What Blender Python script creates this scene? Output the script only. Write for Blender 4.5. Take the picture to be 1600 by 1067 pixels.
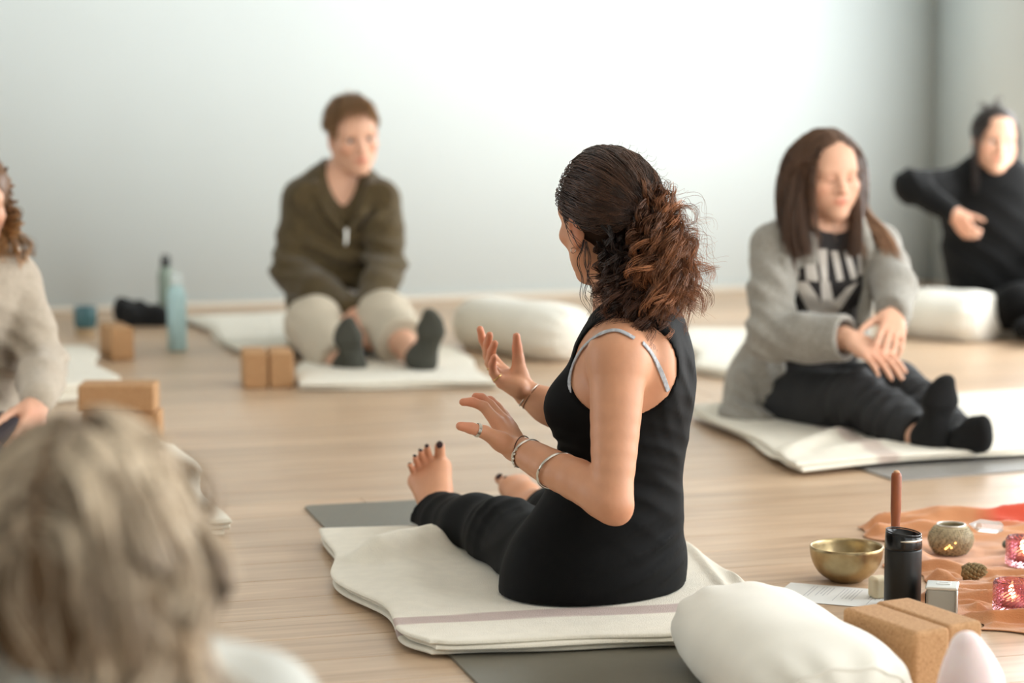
import bpy, bmesh, math, random
import numpy as np
from mathutils import Vector, Matrix
from mathutils.bvhtree import BVHTree

for _o in list(bpy.data.objects):
    bpy.data.objects.remove(_o, do_unlink=True)
SC = bpy.context.scene
COL = SC.collection
PI = math.pi

# ------------------------------------------------------------------ camera
CAM_H, FPX = 1.05, 3778.0
TILT = math.radians(6.99)
cam_d = bpy.data.cameras.new('camera')
cam = bpy.data.objects.new('camera', cam_d)
COL.objects.link(cam)
cam.location = (0, 0, CAM_H)
cam.rotation_euler = (PI / 2 - TILT, 0, 0)
cam_d.sensor_width = 36.0
cam_d.lens = 85.0
cam_d.dof.use_dof = True
cam_d.dof.focus_distance = 4.45
cam_d.dof.aperture_fstop = 2.3
cam_d.dof.aperture_blades = 9
SC.camera = cam

# ------------------------------------------------------------------ world, light, exposure
vs = SC.view_settings
vs.view_transform = 'Standard'
vs.look = 'None'
vs.gamma = 1.0
vs.use_curve_mapping = False
vs.exposure = 0.46
world = bpy.data.worlds.new('world')
SC.world = world
world.use_nodes = True
world.node_tree.nodes['Background'].inputs[0].default_value = (0.62, 0.80, 1.0, 1)
world.node_tree.nodes['Background'].inputs[1].default_value = 1.0

ROOM = math.radians(17.0)
RC, RS = math.cos(ROOM), math.sin(ROOM)
U0, U1, V0, V1, ZC = -3.0, 4.85, -3.2, 9.58, 3.3      # the room: left, right, camera side, back, ceiling
WINS = [(-0.6, 1.9), (2.9, 5.3), (6.7, 8.7)]          # windows along the right wall (v from, v to)
FWINS = [(0.6, 2.4), (2.9, 4.6)]                       # windows in the wall behind the camera (u from, u to)
FPOW = 12
LFILL_WINS = [(5.2, 7.6)]                                   # unseen window added in the left wall as fill (v from, v to)
LFILL_POW = 18
WZ0, WZ1 = 0.04, 2.2


def R3(u, v, z=0.0):
    return Vector((u * RC - v * RS, u * RS + v * RC, z))


def window_light(name, centre, direction, sx, sy, power, colour):
    d = bpy.data.lights.new(name, 'AREA')
    d.shape = 'RECTANGLE'
    d.size, d.size_y = sx, sy
    d.energy = power
    d.color = colour
    o = bpy.data.objects.new(name, d)
    COL.objects.link(o)
    o.location = centre
    o.rotation_euler = Vector(direction).to_track_quat('-Z', 'Y').to_euler()
    return o


for v0, v1 in WINS:
    window_light('window_daylight', R3(U1 - 0.03, (v0 + v1) / 2, (WZ0 + WZ1) / 2), R3(-1, 0, -0.02), v1 - v0, WZ1 - WZ0, 42 * (v1 - v0), (0.955, 0.985, 1.0))

for u0, u1 in FWINS:
    window_light('window_daylight', R3((u0 + u1) / 2, V0 + 0.03, (WZ0 + WZ1) / 2), R3(0, 1, 0), u1 - u0, WZ1 - WZ0, FPOW * (u1 - u0), (0.955, 0.985, 1.0))

for v0, v1 in LFILL_WINS:
    window_light('window_daylight', R3(U0 + 0.03, (v0 + v1) / 2, (WZ0 + WZ1) / 2), R3(1, 0, 0), v1 - v0, WZ1 - WZ0, LFILL_POW * (v1 - v0), (0.955, 0.985, 1.0))  # added lamp, brightens the dim left part of the back wall

# ------------------------------------------------------------------ helpers: places
CT, ST = math.cos(TILT), math.sin(TILT)


def P(px, py, Y):
    """world point that stands at depth Y where the photograph shows pixel (px, py)"""
    a, b = (px - 800) / FPX, (533.5 - py) / FPX
    dy = CT + b * ST
    dz = -ST + b * CT
    s = Y / dy
    return Vector((a * s, Y, CAM_H + dz * s))


def G(px, py, z=0.0):
    """point of the floor (height z) under pixel (px, py)"""
    a, b = (px - 800) / FPX, (533.5 - py) / FPX
    dy = CT + b * ST
    dz = -ST + b * CT
    s = (z - CAM_H) / dz
    return Vector((a * s, dy * s, z))


def az(deg):
    r = math.radians(deg)
    return Vector((-math.sin(r), math.cos(r), 0.0))


def frame(deg, pitch=0.0, roll=0.0):
    """columns right, forward, up for something that faces az(deg), nose lowered by pitch, tilted to its right by roll"""
    f = az(deg)
    r = -az(deg + 90)
    u = Vector((0, 0, 1))
    p = math.radians(pitch)
    f, u = f * math.cos(p) - u * math.sin(p), u * math.cos(p) + f * math.sin(p)
    q = math.radians(roll)
    r, u = r * math.cos(q) - u * math.sin(q), u * math.cos(q) + r * math.sin(q)
    return np.array([[r[i], f[i], u[i]] for i in range(3)])


# ------------------------------------------------------------------ helpers: materials
def lin(c):
    return tuple(((x / 255) / 12.92 if x / 255 <= 0.04045 else ((x / 255 + 0.055) / 1.055) ** 2.4) for x in c)


def mat(name, rgb, rough=0.6, metal=0.0, var=0.0, vscale=8.0, vstretch=(1, 1, 1), bump=0.0, bscale=200.0, bstretch=(1, 1, 1),
        vcol=False, sheen=0.0, sss=0.0, spec=0.5, trans=0.0, ior=1.45, coat=0.0, rgb2=None, detail=4.0, alpha=1.0):
    m = bpy.data.materials.new(name)
    m.use_nodes = True
    nt = m.node_tree
    b = nt.nodes['Principled BSDF']
    c = lin(rgb) + (1,)
    b.inputs['Base Color'].default_value = c
    b.inputs['Roughness'].default_value = rough
    b.inputs['Metallic'].default_value = metal
    b.inputs['Specular IOR Level'].default_value = spec
    b.inputs['IOR'].default_value = ior
    b.inputs['Transmission Weight'].default_value = trans
    b.inputs['Coat Weight'].default_value = coat
    if sheen:
        b.inputs['Sheen Weight'].default_value = sheen
        b.inputs['Sheen Roughness'].default_value = 0.5
    if sss:
        b.inputs['Subsurface Weight'].default_value = sss
        b.inputs['Subsurface Radius'].default_value = (0.012, 0.005, 0.0025)
        b.inputs['Subsurface Scale'].default_value = 1.0
    tc = nt.nodes.new('ShaderNodeTexCoord')

    def mapped(st):
        mp = nt.nodes.new('ShaderNodeMapping')
        mp.inputs['Scale'].default_value = st
        nt.links.new(tc.outputs['Object'], mp.inputs[0])
        return mp.outputs[0]
    col = None
    if var or rgb2:
        n = nt.nodes.new('ShaderNodeTexNoise')
        n.inputs['Scale'].default_value = vscale
        n.inputs['Detail'].default_value = detail
        nt.links.new(mapped(vstretch), n.inputs['Vector'])
        r = nt.nodes.new('ShaderNodeValToRGB')
        r.color_ramp.elements[0].position = 0.3
        r.color_ramp.elements[1].position = 0.7
        if rgb2:
            r.color_ramp.elements[0].color = c
            r.color_ramp.elements[1].color = lin(rgb2) + (1,)
        else:
            r.color_ramp.elements[0].color = tuple(x * (1 - var) for x in c[:3]) + (1,)
            r.color_ramp.elements[1].color = tuple(min(1, x * (1 + var)) for x in c[:3]) + (1,)
        nt.links.new(n.outputs[0], r.inputs[0])
        col = r.outputs[0]
    if vcol:
        a = nt.nodes.new('ShaderNodeAttribute')
        a.attribute_name = 'col'
        if col is None:
            rg = nt.nodes.new('ShaderNodeRGB')
            rg.outputs[0].default_value = c
            col = rg.outputs[0]
        mx = nt.nodes.new('ShaderNodeMix')
        mx.data_type = 'RGBA'
        mx.blend_type = 'MULTIPLY'
        mx.inputs[0].default_value = 1.0
        nt.links.new(col, mx.inputs[6])
        nt.links.new(a.outputs['Color'], mx.inputs[7])
        col = mx.outputs[2]
    if col is not None:
        nt.links.new(col, b.inputs['Base Color'])
    if bump:
        n = nt.nodes.new('ShaderNodeTexNoise')
        n.inputs['Scale'].default_value = bscale
        n.inputs['Detail'].default_value = 3.0
        nt.links.new(mapped(bstretch), n.inputs['Vector'])
        bp = nt.nodes.new('ShaderNodeBump')
        bp.inputs['Strength'].default_value = bump
        bp.inputs['Distance'].default_value = 0.002
        nt.links.new(n.outputs[0], bp.inputs['Height'])
        nt.links.new(bp.outputs[0], b.inputs['Normal'])
    return m


def emission(name, rgb, strength):
    m = bpy.data.materials.new(name)
    m.use_nodes = True
    b = m.node_tree.nodes['Principled BSDF']
    b.inputs['Base Color'].default_value = lin(rgb) + (1,)
    b.inputs['Emission Color'].default_value = lin(rgb) + (1,)
    b.inputs['Emission Strength'].default_value = strength
    return m


# ------------------------------------------------------------------ helpers: objects
def mesh_np(name, verts, faces, smooth=True, col=None):
    """mesh from a vertex array and an (n, 3 or 4) face array"""
    me = bpy.data.meshes.new(name)
    verts = np.ascontiguousarray(verts, np.float32)
    faces = np.ascontiguousarray(faces, np.int32)
    nf, k = faces.shape
    me.vertices.add(len(verts))
    me.vertices.foreach_set('co', verts.ravel())
    me.loops.add(nf * k)
    me.loops.foreach_set('vertex_index', faces.ravel())
    me.polygons.add(nf)
    me.polygons.foreach_set('loop_start', np.arange(0, nf * k, k, dtype=np.int32))
    me.polygons.foreach_set('loop_total', np.full(nf, k, np.int32))
    if smooth:
        me.polygons.foreach_set('use_smooth', np.ones(nf, bool))
    me.update(calc_edges=True)
    me.validate()
    if col is not None:
        a = me.attributes.new('col', 'FLOAT_COLOR', 'POINT')
        c = np.ones((len(verts), 4), np.float32)
        c[:, :3] = col
        a.data.foreach_set('color', c.ravel())
    return me


def obj(name, me, material=None, parent=None, loc=None):
    o = bpy.data.objects.new(name, me)
    COL.objects.link(o)
    if material is not None and me is not None and not me.materials:
        me.materials.append(material)
    if parent is not None:
        o.parent = parent
        o.matrix_parent_inverse = Matrix.Translation(-Vector(parent.location)) if parent.type == 'EMPTY' else Matrix.Identity(4)
    if loc is not None:
        o.location = loc
    return o


def tag(o, label, cat=None, group=None, kind=None):
    o['label'] = label
    if cat:
        o['category'] = cat
    if group:
        o['group'] = group
    if kind:
        o['kind'] = kind
    return o


def thing(name, label, cat, loc, group=None):
    o = bpy.data.objects.new(name, None)
    COL.objects.link(o)
    o.location = loc
    o.empty_display_size = 0.05
    return tag(o, label, cat, group)


def bm_mesh(name, bm, smooth=False):
    me = bpy.data.meshes.new(name)
    bm.normal_update()
    bm.to_mesh(me)
    bm.free()
    if smooth:
        for p in me.polygons:
            p.use_smooth = True
    return me


def box_mesh(name, sx, sy, sz, bevel=0.0, seg=2, base=True):
    bm = bmesh.new()
    bmesh.ops.create_cube(bm, size=1.0)
    for v in bm.verts:
        v.co = Vector((v.co.x * sx, v.co.y * sy, (v.co.z + (0.5 if base else 0)) * sz))
    if bevel:
        bmesh.ops.bevel(bm, geom=bm.edges[:], offset=bevel, segments=seg, affect='EDGES', profile=0.5)
    return bm_mesh(name, bm, smooth=False)


def boxes_mesh(name, boxes):
    """boxes: (corner lo, corner hi) in the room's own (u, v, z)"""
    vs_, fs = [], []
    for lo, hi in boxes:
        k = len(vs_)
        for i in range(8):
            vs_.append(R3(hi[0] if i & 1 else lo[0], hi[1] if i & 2 else lo[1], hi[2] if i & 4 else lo[2]))
        fs += [[k + a for a in f] for f in ((0, 2, 3, 1), (4, 5, 7, 6), (0, 1, 5, 4), (2, 6, 7, 3), (0, 4, 6, 2), (1, 3, 7, 5))]
    return mesh_np(name, np.array([tuple(v) for v in vs_]), np.array(fs), smooth=False)


def lathe_mesh(name, prof, seg=40, smooth=True, fn=None):
    """prof: list of (r, z); fn(r, z, angle) -> r may shape the surface"""
    vs_, fs = [], []
    for r, z in prof:
        for j in range(seg):
            a = 2 * PI * j / seg
            rr = fn(r, z, a) if fn else r
            vs_.append((rr * math.cos(a), rr * math.sin(a), z))
    for i in range(len(prof) - 1):
        for j in range(seg):
            j2 = (j + 1) % seg
            fs.append((i * seg + j, i * seg + j2, (i + 1) * seg + j2, (i + 1) * seg + j))
    return mesh_np(name, np.array(vs_), np.array(fs), smooth)


def catmull(pts, n):
    p = np.array([tuple(q) for q in pts], float)
    p = np.vstack([2 * p[0] - p[1], p, 2 * p[-1] - p[-2]])
    out = []
    m = len(p) - 3
    for i in range(n):
        t = i / (n - 1) * m
        k = min(int(t), m - 1)
        u = t - k
        a, b, c, d = p[k:k + 4]
        out.append(0.5 * ((2 * b) + (c - a) * u + (2 * a - 5 * b + 4 * c - d) * u * u + (3 * b - a - 3 * c + d) * u ** 3))
    return np.array(out)


def tubes(paths, rad, sides=3, col=None):
    """paths (N, M, 3), rad (N, M); returns verts, faces, colours"""
    N, M, _ = paths.shape
    t = np.gradient(paths, axis=1)
    t /= np.linalg.norm(t, axis=2, keepdims=True) + 1e-9
    ref = np.where(np.abs(t[..., 2:3]) < 0.9, np.array([0, 0, 1.0]), np.array([1.0, 0, 0]))
    n1 = np.cross(t, ref)
    n1 /= np.linalg.norm(n1, axis=2, keepdims=True) + 1e-9
    n2 = np.cross(t, n1)
    a = np.arange(sides) * 2 * PI / sides
    v = paths[:, :, None, :] + rad[:, :, None, None] * (np.cos(a)[None, None, :, None] * n1[:, :, None, :] + np.sin(a)[None, None, :, None] * n2[:, :, None, :])
    idx = np.arange(N * M * sides).reshape(N, M, sides)
    f = np.stack([idx[:, :-1, :], np.roll(idx[:, :-1, :], -1, 2), np.roll(idx[:, 1:, :], -1, 2), idx[:, 1:, :]], -1).reshape(-1, 4)
    c = None
    if col is not None:
        c = np.repeat(col[:, :, None, :], sides, 2).reshape(-1, 3)
    return v.reshape(-1, 3), f, c


def tube_mesh(name, pts, r, n=24, sides=8, closed=False):
    p = catmull(pts, n)[None] if not closed else np.vstack([np.array([tuple(q) for q in pts]), [tuple(pts[0])]])[None]
    rr = np.full(p.shape[:2], r) if np.isscalar(r) else np.interp(np.linspace(0, 1, p.shape[1]), np.linspace(0, 1, len(r)), r)[None]
    v, f, _ = tubes(p, rr, sides)
    f = list(map(tuple, f))
    if not closed:
        k = len(v)
        v = np.vstack([v, p[0, 0], p[0, -1]])
        M = p.shape[1]
        for j in range(sides):
            f.append((k, (j + 1) % sides, j, j))
            f.append((k + 1, (M - 1) * sides + j, (M - 1) * sides + (j + 1) % sides, (M - 1) * sides + (j + 1) % sides))
    me = bpy.data.meshes.new(name)
    me.from_pydata([tuple(q) for q in v], [], [tuple(dict.fromkeys(q)) for q in f])
    for q in me.polygons:
        q.use_smooth = True
    return me


def ring_pts(c, normal, r, n=28, squash=1.0, tilt_ref=(0, 0, 1)):
    nrm = Vector(normal).normalized()
    a = nrm.cross(Vector(tilt_ref)).normalized()
    b = nrm.cross(a)
    return [Vector(c) + a * (r * math.cos(2 * PI * i / n)) + b * (r * squash * math.sin(2 * PI * i / n)) for i in range(n)]


# ------------------------------------------------------------------ helpers: bodies and cloth as smooth blended volumes
def A3(v):
    return np.array([v[0], v[1], v[2]], np.float32)


def rcone(a, b, ra, rb=None):
    a, b = A3(a), A3(b)
    rb = ra if rb is None else rb
    ab = b - a
    L2 = float(ab @ ab) + 1e-12
    R = max(ra, rb)

    def fn(X, Y, Z):
        x, y, z = X - a[0], Y - a[1], Z - a[2]
        t = np.clip((x * ab[0] + y * ab[1] + z * ab[2]) / L2, 0, 1)
        x = x - t * ab[0]
        y = y - t * ab[1]
        z = z - t * ab[2]
        return np.sqrt(x * x + y * y + z * z) - (ra + (rb - ra) * t)
    return fn, np.minimum(a, b) - R, np.maximum(a, b) + R


def ell(c, r, R=None):
    c = A3(c)
    R = np.eye(3) if R is None else np.array(R)
    r = np.array(r, float)
    ext = np.sqrt(((R * r[None, :]) ** 2).sum(1))

    def fn(X, Y, Z):
        x, y, z = X - c[0], Y - c[1], Z - c[2]
        k0 = k1 = 0
        for i in range(3):
            q = (x * R[0, i] + y * R[1, i] + z * R[2, i]) / r[i]
            k0 = k0 + q * q
            k1 = k1 + (q / r[i]) ** 2
        k0 = np.sqrt(k0)
        return k0 * (k0 - 1) / (np.sqrt(k1) + 1e-6)
    return fn, c - ext, c + ext


def rbox(c, half, R=None, rnd=0.0):
    c = A3(c)
    R = np.eye(3) if R is None else np.array(R)
    half = np.array(half, float)
    ext = np.abs(R) @ half

    def fn(X, Y, Z):
        x, y, z = X - c[0], Y - c[1], Z - c[2]
        o, m = 0, -1e9
        for i in range(3):
            q = np.abs(x * R[0, i] + y * R[1, i] + z * R[2, i]) - (half[i] - rnd)
            o = o + np.maximum(q, 0) ** 2
            m = np.maximum(m, q)
        return np.sqrt(o) + np.minimum(m, 0) - rnd
    return fn, c - ext, c + ext


def eseg(a, b, wa, da, fa, wb, db, fb):
    """elliptic trunk segment: half widths w (sideways) and d (front to back), facing az(f)"""
    a, b = A3(a), A3(b)
    ab = b - a
    L2 = float(ab @ ab) + 1e-12
    R = max(wa, da, wb, db)
    Fa, Fb = A3(az(fa)), A3(az(fb))
    La, Lb = A3(az(fa + 90)), A3(az(fb + 90))

    def fn(X, Y, Z):
        x, y, z = X - a[0], Y - a[1], Z - a[2]
        t = np.clip((x * ab[0] + y * ab[1] + z * ab[2]) / L2, 0, 1)
        x = x - t * ab[0]
        y = y - t * ab[1]
        z = z - t * ab[2]
        w = wa + (wb - wa) * t
        d = da + (db - da) * t
        h = np.minimum(w, d)
        u = (x * (La[0] + (Lb[0] - La[0]) * t) + y * (La[1] + (Lb[1] - La[1]) * t)) / w
        v = (x * (Fa[0] + (Fb[0] - Fa[0]) * t) + y * (Fa[1] + (Fb[1] - Fa[1]) * t)) / d
        q = z / h
        k0 = np.sqrt(u * u + v * v + q * q)
        k1 = np.sqrt((u / w) ** 2 + (v / d) ** 2 + (q / h) ** 2) + 1e-6
        return k0 * (k0 - 1) / k1
    return fn, np.minimum(a, b) - R, np.maximum(a, b) + R


def trunk(rings, infl=0.0):
    """rings: (point, half width, half depth, facing)"""
    return [eseg(p[0], q[0], p[1] + infl, p[2] + infl, p[3], q[1] + infl, q[2] + infl, q[3]) for p, q in zip(rings[:-1], rings[1:])]


def chain(pts, rad, infl=0.0):
    return [rcone(pts[i], pts[i + 1], rad[i] + infl, rad[i + 1] + infl) for i in range(len(pts) - 1)]


def schain(pts, rad, n, infl=0.0):
    """chain through smoothly interpolated points and radii"""
    p = catmull(pts, n + 1)
    r = catmull([Vector((q, 0, 0)) for q in rad], n + 1)[:, 0]
    return chain([Vector(q) for q in p], [float(q) for q in r], infl)


class Vol:
    def __init__(s, lo, hi, h):
        s.lo, s.h = np.array(lo, np.float32), np.float32(h)
        s.n = np.ceil((np.array(hi) - s.lo) / h).astype(int) + 1
        s.d = np.full(s.n, 0.09, np.float32)

    def box(s, lo, hi, pad):
        i0 = np.clip(np.floor((np.array(lo) - pad - s.lo) / s.h).astype(int), 0, s.n)
        i1 = np.clip(np.ceil((np.array(hi) + pad - s.lo) / s.h).astype(int) + 1, 0, s.n)
        sl = tuple(slice(a, b) for a, b in zip(i0, i1))
        X = (s.lo[0] + s.h * np.arange(i0[0], i1[0], dtype=np.float32))[:, None, None]
        Y = (s.lo[1] + s.h * np.arange(i0[1], i1[1], dtype=np.float32))[None, :, None]
        Z = (s.lo[2] + s.h * np.arange(i0[2], i1[2], dtype=np.float32))[None, None, :]
        return sl, X, Y, Z

    def op(s, prim, k=0.0, mode='u', infl=0.0):
        fn, lo, hi = prim
        sl, X, Y, Z = s.box(lo, hi, k + abs(infl) + 0.03)
        if min(q.stop - q.start for q in sl) <= 0:
            return
        b = fn(X, Y, Z) - infl
        a = s.d[sl]
        if mode == 's':
            b = -b
            r = np.maximum(a, b)
            if k > 0:
                hh = np.maximum(k - np.abs(a - b), 0) / k
                r = r + hh * hh * k * 0.25
        else:
            r = np.minimum(a, b)
            if k > 0:
                hh = np.maximum(k - np.abs(a - b), 0) / k
                r = r - hh * hh * k * 0.25
        s.d[sl] = r

    def add(s, prims, k=0.0, infl=0.0):
        for p in prims:
            s.op(p, k, 'u', infl)

    def cut(s, prims, k=0.0):
        for p in prims:
            s.op(p, k, 's')

    def keep(s, point, normal, k=0.0):
        """keep what lies on the side of the plane that the normal points to"""
        n = A3(Vector(normal).normalized())
        c = A3(point)
        _, X, Y, Z = s.box(s.lo, s.lo + s.h * s.n, 0)
        b = -((X - c[0]) * n[0] + (Y - c[1]) * n[1] + (Z - c[2]) * n[2])
        b = b[:s.n[0], :s.n[1], :s.n[2]]
        r = np.maximum(s.d, b)
        if k > 0:
            hh = np.maximum(k - np.abs(s.d - b), 0) / k
            r = r + hh * hh * k * 0.25
        s.d = r.astype(np.float32)

    def displace(s, f):
        idx = np.nonzero(np.abs(s.d) < 0.035)
        p = np.stack([s.lo[i] + s.h * idx[i] for i in range(3)], 1).astype(np.float32)
        s.d[idx] -= f(p).astype(np.float32)

    def mesh(s):
        d = s.d
        sg = d < 0
        c = np.zeros(tuple(s.n - 1), np.uint8)
        for i in (0, 1):
            for j in (0, 1):
                for k in (0, 1):
                    c += sg[i:s.n[0] - 1 + i, j:s.n[1] - 1 + j, k:s.n[2] - 1 + k]
        mixed = (c > 0) & (c < 8)
        I = np.nonzero(mixed)
        ijk = np.stack(I, 1)
        cor = [(i, j, k) for i in (0, 1) for j in (0, 1) for k in (0, 1)]
        vals = [d[I[0] + a[0], I[1] + a[1], I[2] + a[2]] for a in cor]
        pos = np.zeros((len(ijk), 3), np.float32)
        cnt = np.zeros(len(ijk), np.float32)
        for a in range(8):
            for b in range(a + 1, 8):
                if sum(abs(cor[a][q] - cor[b][q]) for q in range(3)) != 1:
                    continue
                m = (vals[a] < 0) != (vals[b] < 0)
                t = np.where(m, vals[a] / np.where(m, vals[a] - vals[b], 1), 0)
                pa, pb = np.array(cor[a], np.float32), np.array(cor[b], np.float32)
                pos += np.where(m[:, None], pa + t[:, None] * (pb - pa), 0)
                cnt += m
        v = s.lo + s.h * (ijk + pos / cnt[:, None])
        idm = np.full(c.shape, -1, np.int32)
        idm[I] = np.arange(len(ijk), dtype=np.int32)
        fs = []
        for ax in range(3):
            o1, o2 = (ax + 1) % 3, (ax + 2) % 3
            s0 = [slice(None)] * 3
            s1 = [slice(None)] * 3
            s0[ax], s1[ax] = slice(0, -1), slice(1, None)
            for o in (o1, o2):
                s0[o] = s1[o] = slice(1, -1)
            ea, eb = sg[tuple(s0)], sg[tuple(s1)]
            E = np.nonzero(ea != eb)
            flip = ea[E]
            base = [E[0].copy(), E[1].copy(), E[2].copy()]
            base[o1] += 1
            base[o2] += 1
            q = []
            for d1, d2 in ((1, 1), (0, 1), (0, 0), (1, 0)):
                w = [base[0].copy(), base[1].copy(), base[2].copy()]
                w[o1] -= d1
                w[o2] -= d2
                q.append(idm[w[0], w[1], w[2]])
            q = np.stack(q, 1)
            q[~flip] = q[~flip][:, ::-1]
            fs.append(q)
        f = np.vstack(fs)
        return v, f[(f >= 0).all(1)]


def bounds(prims, pad=0.03):
    return np.min([p[1] for p in prims], 0) - pad, np.max([p[2] for p in prims], 0) + pad


def noise3(p, f, seed, n=6):
    r = np.random.RandomState(seed)
    out = 0
    for i in range(n):
        k = r.normal(size=3)
        k *= f * (0.6 + 0.9 * r.rand()) / np.linalg.norm(k)
        out = out + np.sin(p @ k.astype(np.float32) + r.rand() * 6.28)
    return out / n * 1.3


def wave(c, r, direction, wl, amp, warp=0.9, seed=0, sharp=1.0):
    """local crease group round c: ridges across `direction` with wave length wl"""
    c = A3(c)
    dr = A3(Vector(direction).normalized()) * (2 * PI / wl)

    def f(p):
        q = p - c
        g = np.exp(-(q * q).sum(1) / (r * r))
        ph = p @ dr + warp * noise3(p, 30.0, seed)
        w = 1 - 2 * np.abs(np.sin(ph * 0.5)) ** sharp
        return amp * g * w
    return f


def fabric(waves=(), amp=0.0, f=25.0, seed=1):
    def fn(p):
        o = amp * noise3(p, f, seed) if amp else np.zeros(len(p), np.float32)
        for w in waves:
            o = o + w(p)
        return o
    return fn


def garment(name, prims, k, h, material, parent, cuts=(), planes=(), disp=None, cutk=0.006, col=None, label=None):
    """prims: list of prims, or of (prim, k)"""
    pl = [(p if isinstance(p[1], (int, float)) else (p, k)) for p in prims]
    lo, hi = bounds([p[0] for p in pl])
    V = Vol(lo, hi, h)
    for p, kk in pl:
        V.op(p, kk)
    if disp is not None:
        V.displace(disp)
    V.cut(cuts, cutk)
    for c, n in planes:
        V.keep(c, n, cutk)
    v, f = V.mesh()
    me = mesh_np(name, v, f, True, col(v) if col else None)
    o = obj(name, me, material, parent)
    if label:
        o['label'] = label
    return o


def bvh_of(o):
    me = o.data
    return BVHTree.FromPolygons([v.co.copy() for v in me.vertices], [tuple(p.vertices) for p in me.polygons])


EYE = Vector((0, 0, CAM_H))


def on_surface(bvh, px, py, off=0.0, guess=4.4):
    """the point of a body surface seen at that pixel, raised by off"""
    d = (P(px, py, 4.0) - EYE).normalized()
    h = bvh.ray_cast(EYE, d)
    if h[0] is None:
        h2 = bvh.find_nearest(P(px, py, guess))
        return h2[0] + h2[1] * off, h2[1]
    n = h[1] if h[1].dot(d) < 0 else -h[1]
    return h[0] + n * off, n


def part(name, me, material, parent, loc=None, rot=None):
    """a child placed in its parent's own coordinates"""
    o = bpy.data.objects.new(name, me)
    COL.objects.link(o)
    if material is not None and not me.materials:
        me.materials.append(material)
    o.parent = parent
    if loc is not None:
        o.location = loc
    if rot is not None:
        o.rotation_euler = rot
    return o


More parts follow.
